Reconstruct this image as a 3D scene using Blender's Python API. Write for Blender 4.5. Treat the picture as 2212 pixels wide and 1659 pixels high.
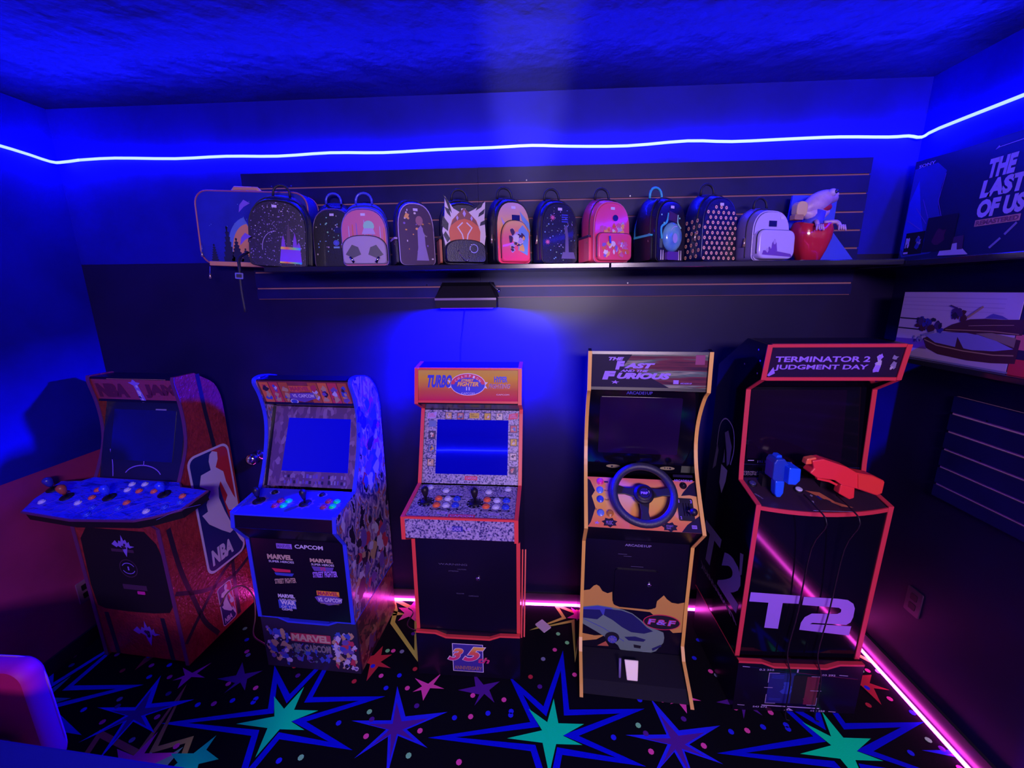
import bpy, bmesh, math, random
from mathutils import Vector, Matrix
PI = math.pi
R = math.radians
random.seed(11)
S = bpy.context.scene
for o in list(bpy.data.objects):
    bpy.data.objects.remove(o)
COL = S.collection

# ------------------------------------------------------------------ camera
CAMP = Vector((0, -2.054, 1.769))
FPX, PITCH, YAW, ROLL = 891.5, .2235, .0588, -.0092
cd = bpy.data.cameras.new('camera'); cam = bpy.data.objects.new('camera', cd); COL.objects.link(cam)
fw = Vector((-math.sin(YAW)*math.cos(PITCH), math.cos(YAW)*math.cos(PITCH), -math.sin(PITCH)))
rt = Vector((math.cos(YAW), math.sin(YAW), 0)); up = rt.cross(fw)
r2 = rt*math.cos(ROLL)+up*math.sin(ROLL); u2 = -rt*math.sin(ROLL)+up*math.cos(ROLL)
cam.matrix_world = Matrix(((r2.x, u2.x, -fw.x, CAMP.x), (r2.y, u2.y, -fw.y, CAMP.y), (r2.z, u2.z, -fw.z, CAMP.z), (0, 0, 0, 1)))
cd.sensor_fit = 'HORIZONTAL'; cd.sensor_width = 36; cd.lens = 36*FPX/2212; cd.clip_start = .02
S.camera = cam

# ------------------------------------------------------------------ world, exposure
w = bpy.data.worlds.new('world'); S.world = w; w.use_nodes = True
w.node_tree.nodes['Background'].inputs[0].default_value = (.02, .012, .1, 1)
w.node_tree.nodes['Background'].inputs[1].default_value = .0
S.view_settings.view_transform = 'Standard'; S.view_settings.look = 'None'
S.view_settings.exposure = 0; S.view_settings.gamma = 1; S.view_settings.use_curve_mapping = False
S.cycles.max_bounces = 6; S.cycles.diffuse_bounces = 3; S.cycles.glossy_bounces = 4
S.cycles.sample_clamp_indirect = 4; S.cycles.caustics_reflective = False; S.cycles.caustics_refractive = False
S.cycles.use_denoising = True

# room numbers
XL, XR, YB, YF, ZC, ZL = -2.31, 1.649, 0.0, -4.25, 2.62, 2.39

def area(name, loc, target, sx, sy, power, color, spread=180, spec=1.0):
    l = bpy.data.lights.new(name, 'AREA'); l.shape = 'RECTANGLE'; l.size = sx; l.size_y = sy
    l.energy = power; l.color = color; l.spread = R(spread); l.specular_factor = spec
    o = bpy.data.objects.new(name, l); COL.objects.link(o); o.location = loc
    o.rotation_euler = (Vector(target)-Vector(loc)).to_track_quat('-Z', 'Y').to_euler()
    return o
# added pinkish white key light behind the camera, kept high to avoid reflections
area('key_light', (.55, -3.95, 2.30), (.2, 0, .85), 1.1, .35, 66, (1.0, .74, 1.0), 150)
# unseen spot, shaped upright, whitens the middle of the slatted wall and the ceiling
sp = bpy.data.lights.new('streak_spot', 'SPOT'); sp.energy = 900; sp.color = (1.0, .92, .9); sp.spot_size = R(6); sp.spot_blend = .8; sp.shadow_soft_size = .04; sp.specular_factor = .1
spo = bpy.data.objects.new('streak_spot', sp); COL.objects.link(spo); spo.location = (.12, -3.9, 1.25)
spo.rotation_euler = (Vector((-.04, 0, 2.78))-spo.location).to_track_quat('-Z', 'Y').to_euler(); spo.scale = (1, 3.0, 1)
sp2 = bpy.data.lights.new('band_spot', 'SPOT'); sp2.energy = 420; sp2.color = (1.0, .86, 1.0); sp2.spot_size = R(7.5); sp2.spot_blend = 1; sp2.shadow_soft_size = .05; sp2.specular_factor = .3  # second unseen spot, added to brighten the band under the shelf
spo2 = bpy.data.objects.new('band_spot', sp2); COL.objects.link(spo2); spo2.location = (.12, -3.9, 1.5)
spo2.rotation_euler = (Vector((.08, 0, 1.79))-spo2.location).to_track_quat('-Z', 'Y').to_euler(); spo2.scale = (1.5, 1, 1)

# ------------------------------------------------------------------ materials
MATS = {}
def mat(name, col, rough=.5, metal=0, spec=.5, emit=None, es=1, coat=0, bump=0, bscale=60, noise=0, nscale=8, alpha=1):
    if name in MATS: return MATS[name]
    m = bpy.data.materials.new(name); m.use_nodes = True; nt = m.node_tree
    b = nt.nodes['Principled BSDF']
    b.inputs['Base Color'].default_value = (*col, 1); b.inputs['Roughness'].default_value = rough
    b.inputs['Metallic'].default_value = metal; b.inputs['Specular IOR Level'].default_value = spec
    b.inputs['Coat Weight'].default_value = coat; b.inputs['Coat Roughness'].default_value = .08
    if emit:
        b.inputs['Emission Color'].default_value = (*emit, 1); b.inputs['Emission Strength'].default_value = es
    tc = nt.nodes.new('ShaderNodeTexCoord')
    if noise:
        n = nt.nodes.new('ShaderNodeTexNoise'); n.inputs['Scale'].default_value = nscale; n.inputs['Detail'].default_value = 4
        nt.links.new(tc.outputs['Object'], n.inputs['Vector'])
        r = nt.nodes.new('ShaderNodeValToRGB'); r.color_ramp.elements[0].position = .3; r.color_ramp.elements[1].position = .7
        r.color_ramp.elements[0].color = (*[c*(1-noise) for c in col], 1); r.color_ramp.elements[1].color = (*[min(1, c*(1+noise)) for c in col], 1)
        nt.links.new(n.outputs['Fac'], r.inputs['Fac']); nt.links.new(r.outputs['Color'], b.inputs['Base Color'])
    if bump:
        n = nt.nodes.new('ShaderNodeTexNoise'); n.inputs['Scale'].default_value = bscale; n.inputs['Detail'].default_value = 3
        nt.links.new(tc.outputs['Object'], n.inputs['Vector'])
        k = nt.nodes.new('ShaderNodeBump'); k.inputs['Strength'].default_value = bump; k.inputs['Distance'].default_value = .004
        nt.links.new(n.outputs['Fac'], k.inputs['Height']); nt.links.new(k.outputs['Normal'], b.inputs['Normal'])
    MATS[name] = m
    return m

def ramp_mat(name, kind, scale, stops, rough=.4, distort=0, const=True, coat=0, grad=None, spec=.5, stretch=(1, 1, 1)):
    """procedural picture-like pattern: voronoi / noise through a colour ramp, or a gradient along an object axis"""
    if name in MATS: return MATS[name]
    m = bpy.data.materials.new(name); m.use_nodes = True; nt = m.node_tree; b = nt.nodes['Principled BSDF']
    b.inputs['Roughness'].default_value = rough; b.inputs['Coat Weight'].default_value = coat; b.inputs['Specular IOR Level'].default_value = spec
    tc = nt.nodes.new('ShaderNodeTexCoord'); mp = nt.nodes.new('ShaderNodeMapping'); mp.inputs['Scale'].default_value = stretch
    nt.links.new(tc.outputs['Object'], mp.inputs['Vector']); vec = mp.outputs['Vector']
    if distort:
        n = nt.nodes.new('ShaderNodeTexNoise'); n.inputs['Scale'].default_value = scale*.8; n.inputs['Detail'].default_value = 3
        nt.links.new(vec, n.inputs['Vector'])
        mx = nt.nodes.new('ShaderNodeMixRGB'); mx.inputs[0].default_value = distort
        nt.links.new(vec, mx.inputs[1]); nt.links.new(n.outputs['Color'], mx.inputs[2]); vec = mx.outputs[0]
    if kind == 'voronoi':
        t = nt.nodes.new('ShaderNodeTexVoronoi'); t.inputs['Scale'].default_value = scale; nt.links.new(vec, t.inputs['Vector'])
        s = nt.nodes.new('ShaderNodeSeparateColor'); nt.links.new(t.outputs['Color'], s.inputs[0]); fac = s.outputs[0]
    elif kind == 'noise':
        t = nt.nodes.new('ShaderNodeTexNoise'); t.inputs['Scale'].default_value = scale; t.inputs['Detail'].default_value = 5
        nt.links.new(vec, t.inputs['Vector']); fac = t.outputs['Fac']
    elif kind == 'grad':
        s = nt.nodes.new('ShaderNodeSeparateXYZ'); nt.links.new(tc.outputs['Object'], s.inputs[0])
        ax, lo, hi = grad
        mr = nt.nodes.new('ShaderNodeMapRange'); mr.inputs['From Min'].default_value = lo; mr.inputs['From Max'].default_value = hi
        nt.links.new(s.outputs['XYZ'.index(ax)], mr.inputs['Value']); fac = mr.outputs['Result']
    r = nt.nodes.new('ShaderNodeValToRGB'); r.color_ramp.interpolation = 'CONSTANT' if const else 'LINEAR'
    el = r.color_ramp.elements
    while len(el) > 1: el.remove(el[-1])
    el[0].position = stops[0][0]; el[0].color = (*stops[0][1], 1)
    for p, c in stops[1:]:
        e = el.new(p); e.color = (*c, 1)
    nt.links.new(fac, r.inputs['Fac']); nt.links.new(r.outputs['Color'], b.inputs['Base Color'])
    MATS[name] = m
    return m

black = mat('black_laminate', (.005, .0025, .014), .28, spec=.4)
matteblack = mat('matte_black', (.005, .003, .010), .6, spec=.3)
gloss = mat('gloss_black', (.003, .002, .008), .08, spec=.6)
rubber = mat('black_plastic', (.008, .005, .014), .45, spec=.35)
chrome = mat('chrome', (.8, .8, .85), .12, metal=1)
glass = mat('dark_screen_glass', (.002, .002, .05), .03, spec=1, coat=1)
glass_sf = mat('emitted_reflection_glass', (.002, .002, .05), .03, spec=1, coat=1, emit=(.0, .0, 1), es=.42)  # emission stands in for the blue reflection on the glass
glass_mv = mat('emitted_reflection_glass_strong', (.002, .002, .05), .03, spec=1, coat=1, emit=(.0, .0, 1), es=.6)  # stronger reflected blue, also put in as emission
whiteish = mat('pale_lilac_print', (.42, .28, .85), .5)
lilac = mat('lilac_logo', (.30, .15, .80), .45)
lilac2 = mat('dim_lilac_print', (.2, .15, .42), .5)
steel = mat('brushed_metal', (.35, .33, .4), .3, metal=.9)

# ------------------------------------------------------------------ mesh building
class Fr:
    """a flat frame: origin, u, v and the outward normal"""
    def __init__(s, o, eu, ev):
        s.o = Vector(o); s.u = Vector(eu).normalized(); s.v = Vector(ev).normalized(); s.n = s.u.cross(s.v).normalized()
    def at(s, u, v, n=0): return s.o+s.u*u+s.v*v+s.n*n
XY = Fr((0, 0, 0), (1, 0, 0), (0, 1, 0))
def slope(d0, z0, d1, z1): return Fr((0, -d0, z0), (1, 0, 0), (0, -(d1-d0), z1-z0))
def front(d, z=0): return Fr((0, -d, z), (1, 0, 0), (0, 0, 1))
def rside(x): return Fr((x, 0, 0), (0, 1, 0), (0, 0, 1))     # u = -d
def lside(x): return Fr((x, 0, 0), (0, -1, 0), (0, 0, 1))    # u = d
TXT = {}
def text_mesh(s, shear=0, bold=0, space=1):
    k = (s, shear, bold, space)
    if k in TXT: return TXT[k]
    cu = bpy.data.curves.new('t', 'FONT'); cu.body = s; cu.shear = shear; cu.offset = bold; cu.space_character = space; cu.resolution_u = 3
    cu.align_x = 'LEFT'; cu.space_line = .85
    ob = bpy.data.objects.new('t', cu); COL.objects.link(ob)
    dg = bpy.context.evaluated_depsgraph_get(); me = bpy.data.meshes.new_from_object(ob.evaluated_get(dg))
    vs = [(v.co.x, v.co.y) for v in me.vertices]; fs = [tuple(p.vertices) for p in me.polygons]
    x0 = min(v[0] for v in vs); x1 = max(v[0] for v in vs); y0 = min(v[1] for v in vs); y1 = max(v[1] for v in vs)
    vs = [((x-x0)/(x1-x0), (y-y0)/(y1-y0)) for x, y in vs]
    bpy.data.objects.remove(ob); bpy.data.curves.remove(cu); bpy.data.meshes.remove(me)
    TXT[k] = (vs, fs)
    return TXT[k]

class MB:
    def __init__(s): s.v = []; s.f = []; s.m = []; s.mats = []; s.sm = []
    def mi(s, m):
        if m not in s.mats: s.mats.append(m)
        return s.mats.index(m)
    def add(s, vs, fs, m, smooth=False):
        b = len(s.v); s.v += [tuple(p) for p in vs]; k = s.mi(m)
        for f in fs: s.f.append(tuple(i+b for i in f)); s.m.append(k); s.sm.append(smooth)
        return s
    def poly(s, fr, pts, m, off=.0006):
        return s.add([fr.at(p[0], p[1], off) for p in pts], [tuple(range(len(pts)))], m)
    def rect(s, fr, u0, u1, v0, v1, m, off=.0006): return s.poly(fr, [(u0, v0), (u1, v0), (u1, v1), (u0, v1)], m, off)
    def prism(s, fr, pts, n0, n1, m, smooth=False):
        n = len(pts); vs = [fr.at(p[0], p[1], n0) for p in pts]+[fr.at(p[0], p[1], n1) for p in pts]
        s.add(vs, [tuple(range(n))[::-1], tuple(range(n, 2*n))], m)
        return s.add(vs, [(i, (i+1) % n, (i+1) % n+n, i+n) for i in range(n)], m, smooth)
    def box(s, x0, x1, y0, y1, z0, z1, m):
        return s.prism(XY, [(x0, y0), (x1, y0), (x1, y1), (x0, y1)], z0, z1, m)
    def rbox(s, fr, u0, u1, v0, v1, n0, n1, r, m, k=4):
        return s.prism(fr, rrect(u0, u1, v0, v1, r, k), n0, n1, m, False)
    def tube(s, path, r, m, n=8, closed=False, smooth=True):
        P = [Vector(p) for p in path]; N = len(P); vs = []
        prev = None
        for i, p in enumerate(P):
            a = P[(i-1) % N] if (closed or i > 0) else p; b = P[(i+1) % N] if (closed or i < N-1) else p
            t = (b-a).normalized()
            if prev is None:
                q = Vector((0, 0, 1)) if abs(t.z) < .9 else Vector((1, 0, 0)); e1 = (q-t*q.dot(t)).normalized()
            else: e1 = (prev-t*prev.dot(t)).normalized()
            prev = e1; e2 = t.cross(e1)
            rr = r[i] if isinstance(r, (list, tuple)) else r
            for j in range(n):
                an = 2*PI*j/n; vs.append(p+e1*math.cos(an)*rr+e2*math.sin(an)*rr)
        fs = []
        for i in range(N if closed else N-1):
            a = i*n; b = ((i+1) % N)*n
            for j in range(n): fs.append((a+j, a+(j+1) % n, b+(j+1) % n, b+j))
        if not closed: fs += [tuple(range(n))[::-1], tuple(range((N-1)*n, N*n))]
        return s.add(vs, fs, m, smooth)
    def lathe(s, fr, prof, m, n=20, smooth=True):
        """prof = (radius, height along the frame normal)"""
        vs = []; N = len(prof)
        for r, h in prof:
            for j in range(n): vs.append(fr.at(r*math.cos(2*PI*j/n), r*math.sin(2*PI*j/n), h))
        fs = [(i*n+j, i*n+(j+1) % n, (i+1)*n+(j+1) % n, (i+1)*n+j) for i in range(N-1) for j in range(n)]
        fs += [tuple(range(n))[::-1], tuple(range((N-1)*n, N*n))]
        return s.add(vs, fs, m, smooth)
    def ball(s, c, r, m, n=16, sc=(1, 1, 1)):
        vs = []; fs = []; k = n//2
        for i in range(k+1):
            th = PI*i/k
            for j in range(n):
                ph = 2*PI*j/n
                vs.append(Vector((c[0]+r*sc[0]*math.sin(th)*math.cos(ph), c[1]+r*sc[1]*math.sin(th)*math.sin(ph), c[2]+r*sc[2]*math.cos(th))))
        for i in range(k):
            for j in range(n): fs.append((i*n+j, (i+1)*n+j, (i+1)*n+(j+1) % n, i*n+(j+1) % n))
        return s.add(vs, fs, m, True)
    def text(s, fr, t, u0, u1, v0, v1, m, off=.001, shear=0, bold=0, space=1, rot=0):
        vs, fs = text_mesh(t, shear, bold, space)
        cu, cv = (u0+u1)/2, (v0+v1)/2; c, sn = math.cos(rot), math.sin(rot); out = []
        for x, y in vs:
            a = (x-.5)*(u1-u0); b = (y-.5)*(v1-v0); out.append(fr.at(cu+a*c-b*sn, cv+a*sn+b*c, off))
        return s.add(out, fs, m)
    def arctext(s, fr, t, cu, cv, rad, a0, a1, h, m, off=.001, squash=1):
        n = len(t)
        for i, ch in enumerate(t):
            if ch == ' ': continue
            a = a0+(a1-a0)*i/(n-1); u = cu+rad*math.cos(a); v = cv+rad*math.sin(a)*squash
            s.text(fr, ch, u-h*.38, u+h*.38, v-h/2, v+h/2, m, off, rot=(a-PI/2)*.8)
        return s
    def disc(s, fr, cu, cv, ru, rv, m, off=.0008, n=28):
        return s.poly(fr, [(cu+ru*math.cos(2*PI*i/n), cv+rv*math.sin(2*PI*i/n)) for i in range(n)], m, off)
    def ring(s, fr, cu, cv, ru, rv, wd, m, off=.001, n=32, a0=0, a1=2*PI):
        vs = []; 
        for i in range(n+1):
            a = a0+(a1-a0)*i/n
            vs += [fr.at(cu+ru*math.cos(a), cv+rv*math.sin(a), off), fr.at(cu+(ru-wd)*math.cos(a), cv+(rv-wd)*math.sin(a), off)]
        return s.add(vs, [(2*i, 2*i+2, 2*i+3, 2*i+1) for i in range(n)], m)
    def line(s, fr, pts, wd, m, off=.001, closed=False):
        P = [Vector(p) for p in pts]; N = len(P); L = []; Rr = []
        for i, p in enumerate(P):
            a = P[(i-1) % N] if (closed or i > 0) else None; b = P[(i+1) % N] if (closed or i < N-1) else None
            t1 = (p-a).normalized() if a is not None else (b-p).normalized(); t2 = (b-p).normalized() if b is not None else t1
            n1 = Vector((-t1.y, t1.x)); n2 = Vector((-t2.y, t2.x)); nn = (n1+n2)
            nn = nn.normalized() if nn.length > 1e-4 else n1
            k = min(2.6, 1/max(.2, nn.dot(n1)))
            L.append(p+nn*wd/2*k); Rr.append(p-nn*wd/2*k)
        vs = [fr.at(q.x, q.y, off) for pr in zip(L, Rr) for q in pr]
        return s.add(vs, [(2*i, 2*i+1, (2*i+3) % (2*N), (2*i+2) % (2*N)) for i in range(N if closed else N-1)], m)
    def blobs(s, fr, u0, u1, v0, v1, mats, n, r0, r1, off=.0008, seed=1, clip=True):
        rg = random.Random(seed)
        for i in range(n):
            r = rg.uniform(r0, r1); cu = rg.uniform(u0+r, u1-r); cv = rg.uniform(v0+r, v1-r); k = rg.randint(7, 11)
            s.poly(fr, [(min(u1, max(u0, cu+r*rg.uniform(.45, 1.15)*math.cos(2*PI*j/k))), min(v1, max(v0, cv+r*rg.uniform(.45, 1.3)*math.sin(2*PI*j/k)))) for j in range(k)], rg.choice(mats), off+i*.000012)
        return s
    def build(s, name, parent=None, label=None, bevel=0, kind=None, xf=None):
        me = bpy.data.meshes.new(name)
        if xf: s.v = [tuple(xf @ Vector(p)) for p in s.v]
        me.from_pydata(s.v, [], s.f); me.update()
        for m in s.mats: me.materials.append(m)
        for p, k, sm in zip(me.polygons, s.m, s.sm): p.material_index = k; p.use_smooth = sm
        o = bpy.data.objects.new(name, me); COL.objects.link(o)
        if parent is not None: o.parent = parent
        if label: o['label'] = label
        if kind: o['kind'] = kind
        if bevel:
            bm = bmesh.new(); bm.from_mesh(me); bmesh.ops.remove_doubles(bm, verts=bm.verts, dist=1e-5)
            bmesh.ops.recalc_face_normals(bm, faces=bm.faces); bm.to_mesh(me); bm.free()
            b = o.modifiers.new('bevel', 'BEVEL'); b.width = bevel; b.segments = 2; b.limit_method = 'ANGLE'; b.angle_limit = R(50)
        return o

def rrect(u0, u1, v0, v1, r, k=5):
    out = []
    for cx, cy, a in ((u1-r, v0+r, -PI/2), (u1-r, v1-r, 0), (u0+r, v1-r, PI/2), (u0+r, v0+r, PI)):
        out += [(cx+r*math.cos(a+PI/2*i/k), cy+r*math.sin(a+PI/2*i/k)) for i in range(k+1)]
    return out
def star(cu, cv, r1, r0, n, rot=0, sx=1, sy=1):
    return [(cu+sx*(r1 if i % 2 == 0 else r0)*math.cos(rot+PI*i/n), cv+sy*(r1 if i % 2 == 0 else r0)*math.sin(rot+PI*i/n)) for i in range(2*n)]
def spline(pts, k=5):
    out = []; n = len(pts)
    for i in range(n-1):
        p0 = pts[max(0, i-1)]; p1 = pts[i]; p2 = pts[i+1]; p3 = pts[min(n-1, i+2)]
        for j in range(k):
            t = j/k
            out.append(tuple(.5*((2*p1[q])+(-p0[q]+p2[q])*t+(2*p0[q]-5*p1[q]+4*p2[q]-p3[q])*t*t+(-p0[q]+3*p1[q]-3*p2[q]+p3[q])*t**3) for q in range(len(p1))))
    out.append(tuple(pts[-1]))
    return out
def thing(name, label, cat, loc=(0, 0, 0), rot=0, group=None):
    o = bpy.data.objects.new(name, None); COL.objects.link(o); o.location = loc
    o.rotation_euler = (0, 0, rot) if not isinstance(rot, (tuple, list)) else rot
    o.empty_display_size = .05
    o['label'] = label; o['category'] = cat
    if group: o['group'] = group
    return o
def tag(o, label, cat, group=None):
    o['label'] = label; o['category'] = cat
    if group: o['group'] = group
    return o
# ------------------------------------------------------------------ room shell
def struct(o): o['kind'] = 'structure'; return o
wallpaint = mat('navy_wall_paint', (.003, .002, .24), .6, spec=.25, noise=.25, nscale=3)
lowwall = mat('dark_lower_wall', (.006, .002, .038), .45, spec=.3, noise=.25, nscale=3)  # darker tone for the lower part of the back and right walls
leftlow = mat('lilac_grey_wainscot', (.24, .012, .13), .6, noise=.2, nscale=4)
ceilm = ramp_mat('textured_ceiling_paint', 'noise', 2.6, [(.42, (.020, .019, .016)), (.58, (.028, .027, .055))], rough=.38, distort=.25, const=False, stretch=(.6, 1.6, 1))
nt = ceilm.node_tree; tcn = nt.nodes.new('ShaderNodeTexCoord'); nn_ = nt.nodes.new('ShaderNodeTexNoise'); nn_.inputs['Scale'].default_value = 9; nn_.inputs['Detail'].default_value = 4
bb = nt.nodes.new('ShaderNodeBump'); bb.inputs['Strength'].default_value = .35; bb.inputs['Distance'].default_value = .03
nt.links.new(tcn.outputs['Object'], nn_.inputs['Vector']); nt.links.new(nn_.outputs['Fac'], bb.inputs['Height']); nt.links.new(bb.outputs['Normal'], nt.nodes['Principled BSDF'].inputs['Normal'])
T = .1
def wall(name, x0, x1, y0, y1, z0, z1, m): return struct(MB().box(x0, x1, y0, y1, z0, z1, m).build(name))
b = MB(); b.box(XL-T, XR+T, YB, YB+T, 1.915, ZC+T, wallpaint); b.box(XL-T, XR+T, YB, YB+T, -T, 1.915, lowwall); struct(b.build('wall_back'))
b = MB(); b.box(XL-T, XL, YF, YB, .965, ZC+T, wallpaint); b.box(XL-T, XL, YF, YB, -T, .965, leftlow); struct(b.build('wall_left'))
b = MB(); b.box(XR, XR+T, YF, YB, 1.88, ZC+T, wallpaint); b.box(XR, XR+T, YF, YB, -T, 1.88, lowwall); struct(b.build('wall_right'))
wall('wall_front', XL-T, XR+T, YF-T, YF, -T, ZC+T, mat('dark_rear_wall_paint', (.004, .003, .03), .5))
wall('ceiling', XL-T, XR+T, YF-T, YB+T, ZC, ZC+T, ceilm)
base = mat('black_baseboard', (.02, .014, .03), .3)
struct(MB().box(XR-.014, XR, YF, -.001, .001, .09, base).build('baseboard_right'))
struct(MB().box(XL, XR-.015, -.012, -.0005, .001, .075, base).build('baseboard_back'))
struct(MB().box(XL, XL+.012, YF, -.013, .001, .075, base).build('baseboard_left'))

# carpet printed with stars: one floor, its pattern is part of it
cb = mat('carpet_black', (.0035, .003, .008), .95, spec=.05, bump=.3, bscale=400)
C_cy = mat('carpet_aqua', (.0, 1, .42), .9, spec=.05, bump=.3, bscale=400)
C_bl = mat('carpet_blue', (.002, .004, .8), .9, spec=.05, bump=.3, bscale=400)
C_bl2 = mat('carpet_bright_blue', (.02, .02, .95), .9, spec=.05)
C_vi = mat('carpet_violet', (.10, .015, .30), .9, spec=.05)
C_ye = mat('carpet_yellow', (.62, .55, .10), .9, spec=.05, bump=.3, bscale=400)
C_pk = mat('carpet_pink', (.95, .08, .45), .9, spec=.05)
C_rd = mat('carpet_red', (.62, .03, .06), .9, spec=.05)
C_gr = mat('carpet_green_dot', (.25, .75, .35), .9, spec=.05)
C_gy = mat('carpet_grey_dot', (.25, .25, .45), .9, spec=.05)
P_ = 1.142
aqua = [(-.11, -.747), (.032, -.709), (-.025, -.622), (.054, -.675), (.085, -.571), (.1, -.677), (.207, -.675), (.116, -.726), (.191, -.757), (.087, -.759), (.056, -.868), (.033, -.757)]
outl = [(-.431, -.761), (-.017, -.678), (-.12, -.47), (.039, -.608), (.142, -.317), (.15, -.617), (.475, -.597), (.18, -.723), (.425, -.822), (.109, -.797), (.057, -.99), (-.014, -.79)]
bstar = [(-.629, -.547), (-.549, -.681), (-.373, -.653), (-.527, -.734), (-.423, -.799), (-.555, -.76), (-.549, -.915), (-.595, -.765), (-.699, -.851), (-.613, -.738), (-.772, -.71), (-.605, -.7)]
def shrink(pts, k):
    cx = sum(p[0] for p in pts)/len(pts); cy = sum(p[1] for p in pts)/len(pts)
    return [(cx+(x-cx)*k, cy+(y-cy)*k) for x, y in pts]
redst = [(-.775, -.334), (-.764, -.388), (-.711, -.382), (-.753, -.426), (-.691, -.457), (-.754, -.451), (-.781, -.529), (-.80, -.44), (-.875, -.42), (-.80, -.39)]
magst = [(-.551, -.571), (-.515, -.542), (-.56, -.503), (-.49, -.528), (-.44, -.47), (-.465, -.53), (-.41, -.549), (-.476, -.549), (-.492, -.609), (-.514, -.56)]
purst = [(-.347, -.552), (-.27, -.53), (-.29, -.46), (-.235, -.52), (-.16, -.50), (-.205, -.545), (-.176, -.602), (-.225, -.564), (-.262, -.62), (-.247, -.568)]
yel1 = [(-.788, -.188), (-.57, -.417), (-.659, -.088), (-.55, -.13), (-.60, -.03), (-.72, -.05), (-.86, .02), (-.80, -.10)]
yel2 = [(-.029, -.198), (.20, -.135), (.196, -.383), (.26, -.15), (.42, -.12), (.29, -.08), (.33, .02), (.22, -.05), (.10, .01), (.15, -.10)]
pk1 = star(-.70, -.10, .085, .035, 5, .3); pk2 = star(.245, -.085, .07, .028, 5, .9)
yel3 = [(-1.806, -.797), (-1.57, -.862), (-1.611, -.584), (-1.505, -.847), (-1.392, -.802), (-1.35, -.90), (-1.25, -.96), (-1.40, -.97), (-1.44, -1.12), (-1.52, -1.0), (-1.68, -1.05), (-1.64, -.95), (-1.76, -.93)]
pk3 = [(-1.555, -.793), (-1.535, -.875), (-1.405, -.865), (-1.48, -.92), (-1.44, -1.0), (-1.53, -.95), (-1.60, -1.0), (-1.58, -.93), (-1.66, -.865), (-1.57, -.885)]
aq2 = [(-1.301, -.795), (-1.30, -.850), (-1.225, -.88), (-1.29, -.90), (-1.25, -.98), (-1.33, -.93), (-1.40, -.96), (-1.375, -.90), (-1.43, -.87), (-1.34, -.865)]
dots = [(-.276+P_, -.574, 'p'), (-.10, -.637, 'b'), (.431, -.669, 'g'), (.32, -.722, 'b'), (.457, -.768, 'p'), (-.471, -.736, 'p'), (-.339, -.676, 'b'), (-.514, -.633, 'v'), (-.58, -.554, 'p'), (-.678, -.558, 'b'),
        (-.637, -.493, 'b'), (-.723, -.499, 'p'), (-.573, -.456, 'r'), (-.49, -.83, 'g'), (.234, -.858, 'g'), (.155, -.873, 'b'), (-.289, -.843, 'p'), (-.741, -.361, 'g'), (-.667, -.362, 'y'), (-.29, -.419, 'y'),
        (-.135, -.587, 'p'), (-.101, -.653, 'b'), (-.199, -.65, 'b'), (-.271, -.668, 'p'), (.304, -.533, 'r'), (.188, -.449, 'p'), (.042, -.371, 'y'), (-.019, -.47, 'r'), (.024, -.517, 'v'), (.101, -.315, 'p'),
        (.123, -.215, 'g'), (.166, -.269, 'g'), (.454, -.70, 'v'), (-.31, -.40, 'p'), (-.36, -.33, 'b'), (-.42, -.26, 'g'), (-.2, -.36, 'r'), (.36, -.45, 'b'), (.43, -.36, 'p'), (-.3, -.22, 'b'), (-.1, -.12, 'p'), (.5, -.25, 'v'), (.02, -.93, 'b'), (-.2, -.95, 'p'), (.35, -.93, 'g'), (-.55, -1.02, 'r')]
dm = dict(p=C_pk, b=C_bl2, g=C_gr, v=C_vi, r=C_rd, y=C_gy)
fl = MB(); fl.box(XL-T, XR+T, YF-T, YB+T, -T, 0, cb)
def clipped(pts, m, off):
    def cut(poly, inside, inter):
        out = []
        for i in range(len(poly)):
            a, b_ = poly[i-1], poly[i]
            if inside(b_):
                if not inside(a): out.append(inter(a, b_))
                out.append(b_)
            elif inside(a): out.append(inter(a, b_))
        return out
    for ax, val, sgn in ((0, XL+.001, 1), (0, XR-.001, -1), (1, YF+.001, 1), (1, YB-.001, -1)):
        if not pts: return
        ins = lambda p: (p[ax]-val)*sgn >= 0
        def itr(a, b_):
            t = (val-a[ax])/(b_[ax]-a[ax]); return (a[0]+(b_[0]-a[0])*t, a[1]+(b_[1]-a[1])*t)
        pts = cut(pts, ins, itr)
    if len(pts) > 2: fl.poly(XY, pts, m, off)
def band(pts, wd, m, off, k):
    """outline of a star as separate thick strokes"""
    n = len(pts); cx = sum(p[0] for p in pts)/n; cy = sum(p[1] for p in pts)/n
    inner = []
    for i in range(n):
        a, p, q = Vector(pts[i-1]), Vector(pts[i]), Vector(pts[(i+1) % n])
        t1 = (p-a).normalized(); t2 = (q-p).normalized(); n1 = Vector((-t1.y, t1.x)); n2 = Vector((-t2.y, t2.x)); nn = (n1+n2).normalized()
        kk = min(k, 1/max(.12, nn.dot(n1))); inner.append(tuple(p+nn*wd*kk))
    area2 = sum(pts[i-1][0]*pts[i][1]-pts[i][0]*pts[i-1][1] for i in range(n))
    if area2 < 0:
        inner = [tuple(2*Vector(pts[i])-Vector(inner[i])) for i in range(n)]
    for i in range(n):
        clipped([pts[i-1], pts[i], inner[i], inner[i-1]], m, off)
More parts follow.
